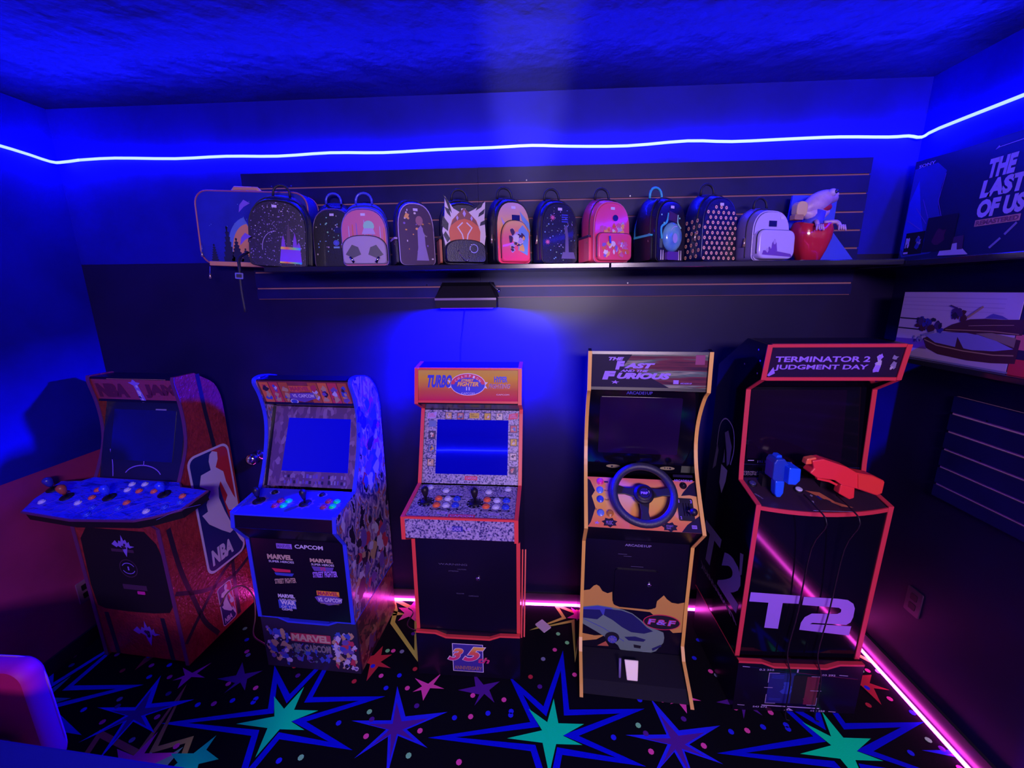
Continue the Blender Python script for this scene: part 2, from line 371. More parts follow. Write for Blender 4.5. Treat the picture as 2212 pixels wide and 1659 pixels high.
for iy in range(4):
    for ix in range(-2, 3):
        dx, dy = ix*P_, -iy*P_*.985
        if iy % 2: dx += .2
        mv = lambda pts: [(x+dx, y+dy) for x, y in pts]
        band(mv(outl), .025, C_bl, .0006, 4.5)
        clipped(mv(aqua), C_cy, .0008); clipped(mv(bstar), C_bl2, .0008); clipped(mv(shrink(bstar, .62)), C_vi, .001)
        clipped(mv(redst), C_rd, .0008); clipped(mv(magst), C_pk, .0008); clipped(mv(purst), C_vi, .0008)
        band(mv(yel1), .024, C_ye, .0006, 3); band(mv(yel2), .018, C_ye, .0006, 3)
        clipped(mv(pk1), C_pk, .0008); clipped(mv(pk2), C_pk, .0008)
        if ix == -1 or iy > 0:
          mvb = lambda pts: [(x+dx+P_, y+dy) for x, y in pts]
          band(mvb(yel3), .022, C_ye, .0007, 3); clipped(mvb(pk3), C_pk, .0009); clipped(mvb(aq2), C_cy, .001)
        if iy == 0 and ix != -1: clipped(star(-.30+P_+dx-P_*0, -.935+dy, .10, .04, 5, 1.15), C_gr, .0008)
        for x, y, c_ in dots:
            clipped([(x+dx+.0115*math.cos(PI*j/4), y+dy+.0115*math.sin(PI*j/4)) for j in range(8)], dm[c_], .0009)
struct(fl.build('floor'))

# ------------------------------------------------------------------ light strips
led_b = mat('blue_led_tube', (.5, .7, 1), .4, emit=(.5/130, .75/130, 1), es=130)
led_m = mat('magenta_led_tube', (1, .5, 1), .4, emit=(1, .05, .72), es=20)
def lerp(a, b_, t): return tuple(a[i]+(b_[i]-a[i])*t for i in range(3))
rg = random.Random(4); o_ = .014
pts = []
# the run above the back wall, drooping a little between its clips
for px in [(-2.18, .010), (-2.0, .014), (-1.7, .004), (-1.45, .008), (-1.2, .002), (-.95, .010), (-.7, .004), (-.45, .010), (-.2, .012), (-.02, .016), (.15, .008), (.4, .003), (.66, .016), (.85, .008), (1.1, .012), (1.3, .014), (1.5, .008), (1.58, .010)]:
    pts.append((px[0], -o_, ZL-.006+px[1]))
back = pts
right = [(XR-.03, -.035, ZL-.008), (XR-o_, -.09, ZL+.006)]+[(XR-o_, -.09-.35*i, ZL+rg.uniform(.0, .014)) for i in range(1, 12)]
rear = [(XR-.1-.43*i, YF+o_, ZL+rg.uniform(-.006, .012)) for i in range(0, 9)]
left = [(XL+o_, YF+.1+.36*i, ZL+rg.uniform(.0, .014)) for i in range(0, 12)]
left = [p for p in left if p[1] < -.08]+[(XL+.02, -.05, ZL-.010), (XL+.05, -.018, ZL-.004), (-2.18, -.015, ZL+.004)]
loop = back+right+rear+left
tag(MB().tube(spline(loop, 3), .0062, led_b, 6).build('led_strip'), 'glowing blue light strip running round the room just below the ceiling', 'light strip')
zf = .012
mp_ = [(-1.66, -.021, zf), (XR-.03, -.021, zf), (XR-.028, YF+.03, zf), (XL+.028, YF+.03, zf), (XL+.028, -1.2, zf)]
ff = []
for a, c_ in zip(mp_, mp_[1:]): ff += [lerp(a, c_, t/6) for t in range(6)]
ff.append(mp_[-1])
tag(MB().tube(ff, .0078, led_m, 6).build('led_strip'), 'glowing magenta light strip lying along the foot of the walls on the carpet', 'light strip')

# ------------------------------------------------------------------ slatted wall panels
mdf = mat('raw_mdf_groove', (.30, .12, .17), .7)
slatb = mat('black_slat_face', (.006, .0035, .075), .5, spec=.22, noise=.3, nscale=5)
def slat_panel(u0, u1, z0, z1, grooves, fr, label, gh=.0075, mdf=mdf):
    b = MB(); fr_n = .019
    b.prism(fr, [(u0, z0), (u1, z0), (u1, z1), (u0, z1)], .001, .010, mdf)
    zs = [z0]+sorted(grooves)+[z1]
    for i in range(len(zs)-1):
        a = zs[i]+(gh/2 if i else .003); c_ = zs[i+1]-(gh/2 if i < len(zs)-2 else 0)
        b.prism(fr, [(u0, a), (u1, a), (u1, c_), (u0, c_)], .010, fr_n, slatb)
    rg = random.Random(int(u0*50)+9)
    for i in range(9):
        z = rg.choice(zs[1:-1])+.009; u = rg.uniform(u0+.05, u1-.05)
        b.disc(fr, u, z, .0035, .0035, chrome, fr_n+.0005, 8)
    return tag(b.build('slatwall_panel'), label, 'slatwall', None)
gv = [2.247-.0765*k for k in range(7)]
bw = Fr((0, 0, 0), (1, 0, 0), (0, 0, 1))
slat_panel(-1.39, -.268, 1.735, 2.313, gv, bw, 'black slatted wall panel behind the left row of backpacks, left of the seam')
slat_panel(-.267, 1.449, 1.735, 2.313, gv, bw, 'black slatted wall panel behind the right row of backpacks, right of the seam')
rw = Fr((XR, 0, 0), (0, -1, 0), (0, 0, 1))
slat_panel(.40, 1.6, .93, 1.35, [1.283-.0745*k for k in range(5)], rw, 'black slatted wall panel low on the right wall with five grooves coloured as lit', .011, mat('lit_mdf_groove', (.85, .42, .55), .7))  # groove colour lightened to stand in for light on this wall

# shelves
shm = mat('black_shelf_board', (.014, .012, .028), .16, spec=.7)
def shelf(x0, x1, y0, y1, z, th, label):
    return tag(MB().box(x0, x1, y0, y1, z-th, z, shm).build('wall_shelf', bevel=.003), label, 'shelf')
shelf(-1.155, .2975, -.30, -.020, 1.875, .022, 'black wall shelf board carrying the left backpacks')
shelf(.3005, 1.43, -.30, -.020, 1.875, .022, 'black wall shelf board carrying the right backpacks, right of the joint')
shelf(1.432, 1.648, -2.2, -.001, 1.869, .022, 'black shelf along the right wall under the game poster')
tag(MB().box(1.50, 1.648, -1.6, -.20, 1.468, 1.488, shm).build('wall_shelf', bevel=.003), 'lower black shelf on the right wall holding the model ship box', 'shelf')
# ------------------------------------------------------------------ arcade cabinets
def molding(b, pts, x0, x1, m, th=.0018, closed=False):
    P = [Vector(p) for p in pts]; N = len(P); vs = []
    for i, p in enumerate(P):
        a = P[i-1] if (closed or i) else None; q = P[(i+1) % N] if (closed or i < N-1) else None
        t1 = (p-a).normalized() if a is not None else (q-p).normalized(); t2 = (q-p).normalized() if q is not None else t1
        n1 = Vector((-t1.y, t1.x)); n2 = Vector((-t2.y, t2.x)); nn = (n1+n2).normalized(); k = th/max(.4, nn.dot(n1))
        for x in (x0, x1):
            for s_ in (1, -1):
                q_ = p+nn*k*s_; vs.append((x, -q_.x, q_.y))
    fs = []
    for i in range(N if closed else N-1):
        a = 4*i; c_ = 4*((i+1) % N)
        fs += [(a, c_, c_+2, a+2), (a+1, a+3, c_+3, c_+1), (a, a+1, c_+1, c_), (a+2, c_+2, c_+3, a+3)]
    if not closed: fs += [(0, 2, 3, 1), (4*N-4, 4*N-3, 4*N-1, 4*N-2)]
    b.add(vs, fs, m)
def side_panels(root, W, t, prof, front_path, m_l, m_r, tm, decoL=None, decoR=None):
    """two side boards and the coloured edging along their front edges"""
    fr = lambda x: Fr((x, 0, 0), (0, -1, 0), (0, 0, 1))
    a = MB().prism(fr(-W/2), prof, 0, -t, m_l)
    if decoL: decoL(a, Fr((-W/2, 0, 0), (0, -1, 0), (0, 0, 1)))
    a.build('side_panel', root)
    a = MB().prism(fr(W/2), prof, 0, t, m_r)
    if decoR: decoR(a, Fr((W/2, 0, 0), (0, 1, 0), (0, 0, 1)))
    a.build('side_panel', root)
    for x0, x1 in ((-W/2-.0012, -W/2+t+.0012), (W/2-t-.0012, W/2+.0012)):
        b = MB()
        for path in (front_path if isinstance(front_path[0], list) else [front_path]): molding(b, path, x0, x1, tm)
        b.build('edge_trim', root)
def slab(b, p0, p1, wi, m, th=.012, off=0):
    fr = slope(*p0, *p1); L = math.hypot(p1[0]-p0[0], p1[1]-p0[1])
    b.prism(fr, [(-wi, 0), (wi, 0), (wi, L), (-wi, L)], off-th, off, m); return fr, L
def flush(b, pts, wi, m, th=.012):
    for p0, p1 in zip(pts, pts[1:]): slab(b, p0, p1, wi, m, th)
def lock(root, x, z, d, fr=None):
    fr = fr or front(d, 0)
    f2 = Fr(fr.at(x, z, 0), fr.u, fr.v)
    MB().lathe(f2, [(.010, -.002), (.0105, .004), (.008, .007), (.003, .0075)], chrome, 14).build('door_lock', root)
def button(root, fr, u, v, m, rim, r=.0135, label=None):
    f2 = Fr(fr.at(u, v, 0), fr.u, fr.v)
    b = MB().lathe(f2, [(r*1.25, 0), (r*1.25, .0035), (r*.98, .0045)], rim, 18)
    b.lathe(f2, [(r*.92, .003), (r*.92, .0085), (r*.7, .0098), (r*.1, .0094)], m, 18); return b.build('button', root, label)
def joystick(root, fr, u, v, m, h=.05, r=.017, lean=(0, 0), basem=None, label=None):
    f2 = Fr(fr.at(u, v, 0), fr.u, fr.v)
    b = MB().lathe(f2, [(.026, 0), (.026, .003), (.012, .006)], basem or rubber, 20)
    tip = f2.at(lean[0], lean[1], h)
    b.tube([f2.at(0, 0, .002), tip], .005, rubber, 8)
    o = b.build('joystick', root, label)
    t = (tip-f2.at(0, 0, 0)).normalized(); q = Vector((1, 0, 0)); q = (q-t*q.dot(t)).normalized()
    f3 = Fr(tip, q, t.cross(q))
    MB().lathe(f3, [(.006, -.028), (r*.72, -.016), (r, .004), (r*.93, .014), (r*.5, .021), (.002, .0235)], m, 18).build('stick_top', o)
    return o
def riser(root, W, t, ztop, dip, d0, dr, m, tm, decorate, sidem=None):
    wi = W/2
    w = [(-wi, ztop), (-wi*.62, ztop-.002), (-wi*.42, ztop-dip), (wi*.42, ztop-dip), (wi*.62, ztop-.002), (wi, ztop)]
    b = MB(); fr = front(d0)
    b.prism(fr, [(-wi, .002), (wi, .002)]+w[::-1], -t, 0, m)
    b.prism(fr, [(-wi+t, ztop-dip-.006), (wi-t, ztop-dip-.006), (wi-t, ztop+.004), (-wi+t, ztop+.004)], -t-.004, -t, black)
    decorate(b, fr); b.build('riser_front', root)
    for s_ in (-1, 1):
        x0 = s_*wi; MB().box(min(x0, x0-s_*t), max(x0, x0-s_*t), -d0+t, -dr, .002, ztop, sidem or m).build('riser_side', root)
    if tm:
        pts = w; vs = []; b = MB()
        b.line(fr, pts, .009, tm, .001); b.line(Fr((0, -d0+.0, 0), (1, 0, 0), (0, 0, 1)), pts, .009, tm, .0004)
        for (a, za), (c_, zc) in zip(pts, pts[1:]):
            b.add([(a, -d0-.001, za+.0045), (c_, -d0-.001, zc+.0045), (c_, -d0+t, zc+.0045), (a, -d0+t, za+.0045)], [(0, 1, 2, 3)], tm)
        b.build('edge_trim', root)

def cabinet(label, x, y, yaw, name='arcade_cabinet'):
    return thing(name, label, 'arcade machine', (x, y, 0), R(yaw))

# ---- speckled red trimmed cabinet ------------------------------------------
def speckled():
    W, t = .481, .014; wi = W/2-t
    root = cabinet('red-trimmed arcade cabinet with grey speckled control panel and orange marquee, in the middle', -.308, -.528, -1.2)
    tm = mat('coral_red_edging', (.78, .055, .06), .4)
    gran = ramp_mat('grey_speckled_granite', 'noise', 130, [(0, (.03, .02, .14)), (.40, (.10, .08, .28)), (.45, (.28, .22, .46)), (.55, (.40, .32, .60))], rough=.4)
    prof = [(-.49, .236), (-.064, .236), (-.075, .700), (.037, .770), (.034, .869), (-.212, .898), (-.325, 1.205), (-.335, 1.225), (-.235, 1.275), (-.267, 1.431), (-.36, 1.445), (-.49, 1.40)]
    side_panels(root, W, t, prof, [prof[1:5]+prof[5:11]], gloss, gloss, tm)
    b = MB(); flush(b, [(-.064, .236), (-.075, .75)], wi, black); fr = front(-.066)
    for (u, v, l, h_, s_) in ((-.06, .575, .13, .009, 'WARNING'), (-.02, .553, .04, .006, 'CAUTION'), (-.058, .543, .045, .006, 'ATTENTION'), (-.03, .43, .035, .006, 'REGULATORY'), (.03, .42, .045, .006, 'COMPLIANCE')):
        b.text(slope(-.064, .236, -.075, .75), s_, u-l/2, u+l/2, v-.236, v-.236+h_, mat('faint_print', (.10, .08, .2), .5), .0009)
    b.build('front_door', root); lock(root, .053, .514, -.070)
    b = MB(); fr, L = slab(b, (.034, .775), (.033, .866), wi, gran)
    b.text(fr, 'ARCADE', -.052, .008, .040, .055, whiteish, bold=.02); b.text(fr, 'UP', .022, .050, .040, .055, whiteish, bold=.02)
    b.rect(slope(.034, .775, .033, .866), -.03, .015, .036, .06, mat('deep_blue_print', (.03, .03, .35), .4), .0007)
    b.build('control_box_front', root)
    b = MB(); b.prism(slope(.034, .775, .033, .866), [(-wi, .088), (wi, .088), (wi, .097), (-wi, .097)], -.006, .003, tm); b.build('edge_trim', root)
    b = MB(); slab(b, (-.075, .76), (.034, .772), wi, black, .012, .0); b.build('control_box_underside', root)
    # control deck
    b = MB(); fr, L = slab(b, (.034, .866), (-.212, .892), wi, gran)
    redp = mat('red_print', (.62, .02, .10), .45); blkp = mat('black_print', (.012, .01, .03), .45)
    b.rrect = None
    b.rbox(fr, -.048, .062, .010, .032, 0, .0008, .003, redp); b.text(fr, 'CAPCOM', -.042, .056, .015, .027, whiteish, .0012, bold=.03)
    for cx in (-.076, .140):
        b.rect(fr, cx-.062, cx+.062, .060, .071, blkp); b.rect(fr, cx-.05, cx+.06, .152, .163, blkp)
        b.rect(fr, cx-.024, cx+.020, .032, .046, whiteish, .001); b.text(fr, 'KICK', cx-.016, cx+.012, .036, .042, blkp, .0014)
        b.rect(fr, cx+.006, cx+.052, .170, .178, whiteish, .001); b.text(fr, 'PUNCH', cx+.010, cx+.048, .172, .176, blkp, .0014)
        for i in range(3): b.rect(fr, cx-.055+.04*i, cx-.028+.04*i, .064, .067, whiteish, .001)
    b.disc(fr, -.033, .237, .010, .007, blkp)
    b.build('control_panel', root)
    orange = mat('orange_button', (.85, .13, .05), .3); white = mat('white_button', (.55, .50, .85), .3); blue = mat('blue_button', (.03, .06, .75), .3)
    for (u, v, m_) in ((-.117, .139, orange), (-.076, .139, white), (-.035, .139, blue), (-.115, .090, orange), (-.074, .090, white), (-.033, .092, blue), (.097, .139, orange), (.140, .136, white), (.182, .137, blue), (.098, .091, orange), (.140, .089, white), (.182, .089, blue), (-.177, .223, white), (-.098, .200, white), (.096, .199, white), (.181, .224, white)):
        button(root, fr, u, v, m_, m_)
    for u in (-.167, .048):
        f2 = fr; d_ = MB().disc(fr, u, .112, .036, .036, matteblack, .001)
        for k in range(10): d_.disc(fr, u+.030*math.cos(k*.63), .112+.030*math.sin(k*.63), .004, .004, lilac2, .0016, 8)
        jo = joystick(root, fr, u, .114, rubber, h=.052, r=.016); d_.build('joystick_plate', root)
    # recessed screen
    b = MB(); fr, L = slab(b, (-.225, .893), (-.345, 1.215), wi, gran, .02)
    art = [mat('portrait_red', (.5, .10, .15), .5), mat('portrait_tan', (.55, .33, .25), .5), mat('portrait_blue', (.12, .16, .5), .5), mat('portrait_dark', (.05, .03, .12), .5), mat('portrait_cream', (.6, .5, .55), .5), mat('portrait_gold', (.6, .4, .06), .5)]
    def portrait(u, v, k, w_=.034, h_=.036):
        b.rect(fr, u-w_/2, u+w_/2, v-h_/2, v+h_/2, art[3]); b.rect(fr, u-w_/2+.003, u+w_/2-.003, v-h_/2+.003, v+h_/2-.003, art[(k*5+2) % 6], .001)
        b.blobs(fr, u-w_/2+.004, u+w_/2-.004, v-h_/2+.004, v+h_/2-.004, art, 7, .004, .009, .0014, k)
    for k, (u, v) in enumerate(((-.112, .316), (-.055, .314), (.074, .314), (.131, .314), (-.189, .225), (-.189, .160), (-.190, .095), (.199, .257), (.200, .195), (.199, .129), (.199, .066))): portrait(u, v, k+1)
    b.rect(fr, -.012, .034, .305, .330, art[5]); b.text(fr, 'New\nChallenger', -.006, .028, .309, .327, blkp, .0012, shear=.2)
    for u, s_ in ((-.192, 'TURBO\nEDITION'), (.197, 'TURBO\nEDITION')):
        b.poly(fr, [(u-.024, .300), (u+.020, .305), (u+.022, .333), (u-.02, .327)], redp if u > 0 else whiteish, .001); b.text(fr, s_, u-.016, u+.016, .308, .326, whiteish if u > 0 else redp, .0015, shear=.2)
    b.rect(fr, -.207, -.170, .262, .292, art[2]); b.rect(fr, -.025, .034, .018, .036, redp); b.text(fr, 'CAPCOM', -.019, .028, .022, .032, whiteish, .001)
    b.build('screen_bezel', root)
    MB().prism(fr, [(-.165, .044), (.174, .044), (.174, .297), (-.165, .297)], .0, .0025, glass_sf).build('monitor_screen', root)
    b = MB(); slab(b, (-.335, 1.222), (-.240, 1.272), wi, black, .012); b.text(slope(-.335, 1.222, -.240, 1.272), 'CAPCOM', -.04, .04, .03, .05, mat('faint_print', (.1, .08, .2), .5), .001); b.build('marquee_underside', root)
    # marquee
    grad = ramp_mat('marquee_orange_fade', 'grad', 1, [(0, (.62, .02, .12)), (.35, (.62, .12, .08)), (.75, (.72, .38, .05)), (1, (.66, .42, .08))], const=False, grad=('Z', 1.285, 1.42), rough=.12, coat=.6)
    b = MB(); fr, L = slab(b, (-.246, 1.283), (-.272, 1.425), wi, grad, .01)
    cob = mat('cobalt_print', (.05, .05, .6), .3); oran = mat('orange_print', (.85, .3, .04), .3); crm = mat('cream_print', (.7, .6, .9), .3)
    b.text(fr, 'TURBO', -.184, -.072, .062, .120, cob, shear=.35, bold=.05)
    b.text(fr, 'HYPER', .118, .178, .088, .114, cob, bold=.05); b.text(fr, 'FIGHTING', .092, .190, .060, .082, cob, .0012, shear=.15, bold=.05); b.text(fr, 'FIGHTING', .092, .190, .0605, .0825, oran, .0016, shear=.15)
    b.text(fr, 'CAPCOM', .128, .185, .030, .036, crm)
    b.poly(fr, [(-.095, .098), (-.06, .088), (-.06, .068), (-.09, .06), (-.08, .075)], crm); b.poly(fr, [(.090, .088), (.055, .088), (.055, .068), (.088, .06), (.078, .075)], crm)
    b.disc(fr, 0, .078, .080, .050, crm, .001); b.disc(fr, 0, .078, .077, .047, redp, .0014); b.disc(fr, 0, .074, .062, .034, cob, .0018)
    b.poly(fr, [(.077*math.cos(a), .078+.047*math.sin(a)) for a in [PI+PI*i/12 for i in range(13)]], cob, .0016)
    b.arctext(fr, 'CHAMPION', 0, .074, .062, 2.62, .52, .0115, crm, .0024, .66)
    yel = mat('yellow_print', (.85, .6, .12), .3)
    for tx, a0, a1, b0, b1 in (('STREET', -.030, .026, .0905, .1015), ('FIGHTER', -.047, .047, .0705, .0885)): b.text(fr, tx, a0-.002, a1+.002, b0-.002, b1+.001, redp, .0024, shear=.25, bold=.06); b.text(fr, tx, a0, a1, b0, b1, yel, .003, shear=.25, bold=.02)
    b.text(fr, 'II', -.008, .008, .051, .067, crm, .003); b.text(fr, 'CAPCOM', -.03, .03, .034, .042, crm, .003)
    b.build('marquee', root)
    b = MB()
    for v0, v1 in ((-.006, .004), (L-.002, L+.008)): b.prism(fr, [(-wi, v0), (wi, v0), (wi, v1), (-wi, v1)], -.004, .004, tm)
    b.build('edge_trim', root)
    b = MB(); slab(b, (-.270, 1.432), (-.36, 1.445), wi, black); slab(b, (-.36, 1.445), (-.49, 1.40), wi, black); b.build('top_panel', root)
    b = MB(); b.box(-wi, wi, .476, .488, .236, 1.40, black); b.build('back_panel', root)
    def deco(b, fr):
        c0, c1 = -.072, .068
        b.rect(fr, c0-.002, c1+.002, .030, .184, crm, .0006); b.rect(fr, c0+.001, c1-.001, .033, .181, mat('logo_violet', (.05, .03, .30), .4), .0009)
        g = ramp_mat('anniversary_fade', 'grad', 1, [(0, (.6, .03, .2)), (.55, (.75, .12, .08)), (1, (.8, .5, .1))], const=False, grad=('Z', .10, .17))
        b.text(fr, '3', -.100, -.020, .088, .160, crm, .0013, shear=.5, bold=.07); b.text(fr, '3', -.096, -.022, .090, .158, g, .0017, shear=.5, bold=.04)
        b.text(fr, '5', -.030, .085, .088, .172, crm, .0013, shear=.5, bold=.07); b.text(fr, '5', -.026, .08, .090, .170, g, .0017, shear=.5, bold=.04)
        b.text(fr, 'th', .045, .100, .083, .115, g, .002, shear=.3, bold=.03)
        b.text(fr, 'ANNIVERSARY', c0+.005, c1-.005, .040, .062, mat('bronze_print', (.35, .15, .12), .4), .0013, bold=.02)
    riser(root, W, t, .236, .022, -.045, -.47, black, tm, deco)
    # leg boards of the riser leaning out at the right, with the same edging
    b = MB(); molding(b, [(-.045, .236), (-.17, .60)], W/2+.004, W/2+.010, tm); molding(b, [(-.05, .236), (-.20, .58)], W/2+.016, W/2+.022, tm); b.build('edge_trim', root)
speckled()

# ---- blue-edged cabinet with comic artwork ----------------------------------
def comic():
    W, t = .474, .015; wi = W/2-t
    root = cabinet('blue-edged arcade cabinet with painted comic artwork on its side and glowing aqua buttons', -1.058, -.517, -3.2)
    tm = mat('cobalt_edging', (.03, .04, .85), .35)
    art = ramp_mat('comic_side_print', 'noise', 8, [(0, (.02, .012, .05)), (.36, (.34, .24, .62)), (.41, (.05, .03, .22)), (.45, (.22, .12, .42)), (.49, (.42, .28, .60)), (.53, (.30, .08, .12)), (.56, (.10, .10, .45)), (.60, (.36, .2, .5)), (.64, (.02, .012, .05))], rough=.18, distort=.12, coat=.3, stretch=(1, 1.5, .8))
    fp = [(-.026, .29), (-.027, .695), (.036, .79), (.028, .859)]+spline([(-.148, .885), (-.195, .983), (-.233, 1.098), (-.247, 1.2), (-.232, 1.30), (-.205, 1.37), (-.225, 1.392), (-.29, 1.392), (-.38, 1.362), (-.445, 1.29), (-.470, 1.19)], 4)
    prof = [(-.470, .29)]+fp
    P_w = mat('comic_white', (.45, .38, .75), .4); P_d = mat('comic_ink', (.02, .012, .05), .4); P_v = mat('comic_violet', (.12, .06, .42), .4); P_t = mat('comic_tan', (.42, .26, .2), .4); P_r = mat('comic_red', (.42, .03, .10), .4); P_b = mat('comic_blue', (.04, .06, .55), .4)
    def deco(b, fr):
        b.blobs(fr, .03, .46, .33, .72, [P_w, P_d, P_v, P_t, P_r, P_w], 46, .018, .055, .0006, 5)
        b.blobs(fr, .21, .45, .75, 1.30, [P_b, P_w, P_v, P_d, P_b, P_r], 54, .015, .045, .0006, 8)
        b.poly(fr, [(.00, .80), (.02, .84), (.035, .79), (.02, .75)], P_w, .0016)
    side_panels(root, W, t, prof, [[(-.470, .29)]+fp], art, art, tm, None, deco)
    redp = mat('red_print', (.62, .02, .10), .45); pale = mat('pale_print', (.55, .47, .8), .4); gold = mat('tan_print', (.5, .33, .3), .4)
    b = MB(); fr, L = slab(b, (-.030, .29), (-.030, .76), wi, black)
    z = .0
    b.rect(fr, -.096, -.022, .365, .390, lilac, .0006); b.text(fr, 'MARVEL', -.092, -.026, .368, .387, P_v, .001, bold=.04)
    b.text(fr, 'CAPCOM', -.008, .125, .370, .390, pale, .001, bold=.03)
    def mv(u0, u1, v0, v1, s2, m1=gold, sub2=None):
        b.text(fr, 'MARVEL', u0, u1, v0, v1, m1, .001, bold=.06); b.text(fr, s2, u0+.004, u1+.004, v0-.016, v0-.005, pale, .001, bold=.02)
    mv(-.148, -.026, .308, .334, 'SUPER HEROES')
    b.poly(fr, [(-.135, .262), (-.045, .258), (-.045, .245), (-.12, .243)], redp, .001); b.poly(fr, [(-.125, .240), (-.03, .240), (-.04, .225), (-.118, .226)], P_b, .001)
    b.text(fr, 'STREET FIGHTER', -.130, -.025, .186, .212, gold, .0012, shear=.2, bold=.03, rot=.12)
    b.rect(fr, -.128, -.042, .050, .096, P_b, .0006); mv(-.125, -.042, .108, .128, 'SUPER HEROES', pale); b.text(fr, 'WAR', -.118, -.042, .070, .094, pale, .0012, bold=.06); b.text(fr, 'OF THE\nGEMS', -.116, -.042, .040, .066, pale, .0012, bold=.02)
    mv(.056, .164, .306, .326, 'SUPER HEROES'); b.poly(fr, [(.06, .285), (.165, .285), (.155, .262), (.07, .262)], P_v, .0008); b.text(fr, 'vs', .10, .125, .265, .285, redp, .0012); b.text(fr, 'STREET FIGHTER', .060, .178, .232, .262, lilac, .0012, shear=.2, bold=.05, rot=.1)
    b.rect(fr, .068, .176, .136, .160, mat('orange_print', (.85, .3, .04), .3), .0008); b.text(fr, 'MARVEL', .072, .172, .138, .158, P_r, .0012, bold=.05)
    b.poly(fr, [(.055, .125), (.12, .15), (.19, .125), (.18, .10), (.12, .085), (.07, .10)], P_v, .0007); b.text(fr, 'VS. CAPCOM', .070, .185, .104, .126, pale, .0012, shear=.1, bold=.04); b.text(fr, 'CLASH OF SUPER HEROES', .080, .170, .092, .099, gold, .0012)
    b.build('front_door', root)
    b = MB(); slab(b, (.036, .79), (-.03, .70), wi, black, .012, .012)
    b.build('control_box_underside', root)
    b = MB(); slab(b, (.034, .79), (.028, .852), wi, black); b.build('control_box_front', root)
    deck = mat('cobalt_deck_print', (.03, .03, .62), .35)
    b = MB(); fr, L = slab(b, (.030, .855), (-.150, .882), wi, deck)
    for cu in (-.167, .052):
        b.poly(fr, star(cu, .086, .042, .030, 9), P_v, .0007); b.poly(fr, star(cu, .086, .028, .022, 9), P_d, .0011)
    for cu in (-.136, .095): b.ring(fr, cu, .150, .022, .012, .002, pale)
    for cu in (-.05, .168): b.poly(fr, star(cu, .080, .058, .042, 11, 0, 1, .62), P_v, .0007)
    b.build('control_panel', root)
    molb = MB(); molb.prism(fr, [(-wi, -.006), (wi, -.006), (wi, .002), (-wi, .002)], -.004, .002, tm); molb.build('edge_trim', root)
    aq = mat('aqua_button', (.0, 1, .22), .35); rd = mat('dark_red_button', (.35, .03, .06), .3)
    for u, v, m_ in ((-.068, .094, rd), (-.072, .061, rd), (-.031, .095, aq), (-.035, .064, aq), (.150, .107, rd), (.148, .068, rd), (.187, .107, aq), (.185, .074, aq)): button(root, fr, u, v, m_, m_, .0125)
    for u, v in ((-.136, .150), (.095, .150)): button(root, fr, u, v, rubber, rubber, .011)
    for u in (-.167, .052): joystick(root, fr, u, .086, rubber, h=.05, r=.015)
    bz = ramp_mat('grey_tread_bezel', 'voronoi', 60, [(0, (.10, .04, .16)), (.6, (.16, .07, .24)), (.85, (.22, .12, .33))], rough=.5, stretch=(1, 1, .5))
    b = MB(); fr, L = slab(b, (-.165, .888), (-.300, 1.235), wi, bz, .02)
    b.rect(fr, -.222, -.205, 0, L, black, .001); rgx = random.Random(3)
    for row in range(2):
        for i in range(20): 
            if rgx.random() < .85: b.rect(fr, -.125+.0155*i, -.125+.0155*i+rgx.uniform(.006, .013), .014+.026*row, .014+.026*row+rgx.uniform(.010, .020), rgx.choice([lilac2, P_d, lilac2, P_v]), .001)
    b.build('screen_bezel', root)
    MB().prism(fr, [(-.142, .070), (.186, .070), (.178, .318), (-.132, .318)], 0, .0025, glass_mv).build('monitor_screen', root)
    b = MB(); slab(b, (-.300, 1.238), (-.245, 1.262), wi, black); b.build('marquee_underside', root)
    b = MB(); fr, L = slab(b, (-.252, 1.262), (-.214, 1.378), wi, mat('marquee_brown', (.16, .03, .05), .2, coat=.4), .01)
    cols = [mat('marquee_orange', (.62, .13, .05), .3), mat('marquee_red', (.5, .04, .08), .3), mat('marquee_rust', (.4, .08, .04), .3)]
    for i in range(9):
        u0 = -.212+.047*i
        if 3 <= i <= 4: continue
        b.poly(fr, [(u0, .006), (u0+.044, .006), (u0+.040, L-.006), (u0-.003, L-.006)], cols[i % 3], .0007)
        b.blobs(fr, u0+.004, u0+.040, .008, L-.014, [P_b, P_d, P_w, P_v, P_t, P_r], 9, .008, .018, .001, i+3)
    b.rect(fr, -.075, .030, .070, .100, cols[0], .0022); b.text(fr, 'MARVEL', -.070, .025, .073, .097, P_r, .0026, bold=.06)
    b.poly(fr, [(-.08, .06), (.035, .065), (.045, .035), (-.02, .012), (-.085, .03)], P_v, .0022); b.text(fr, 'VS. CAPCOM', -.07, .035, .038, .056, pale, .0026, bold=.03)
    b.disc(fr, -.070, .010+.006, .020, .014, pale, .0022); b.disc(fr, -.070, .016, .015, .010, P_b, .0026)
    b.build('marquee', root)
    b = MB(); slab(b, (-.215, 1.385), (-.29, 1.390), wi, black); slab(b, (-.29, 1.390), (-.40, 1.345), wi, black); slab(b, (-.40, 1.345), (-.470, 1.19), wi, black); b.build('top_panel', root)
    MB().box(-wi, wi, .458, .469, .29, 1.19, black).build('back_panel', root)
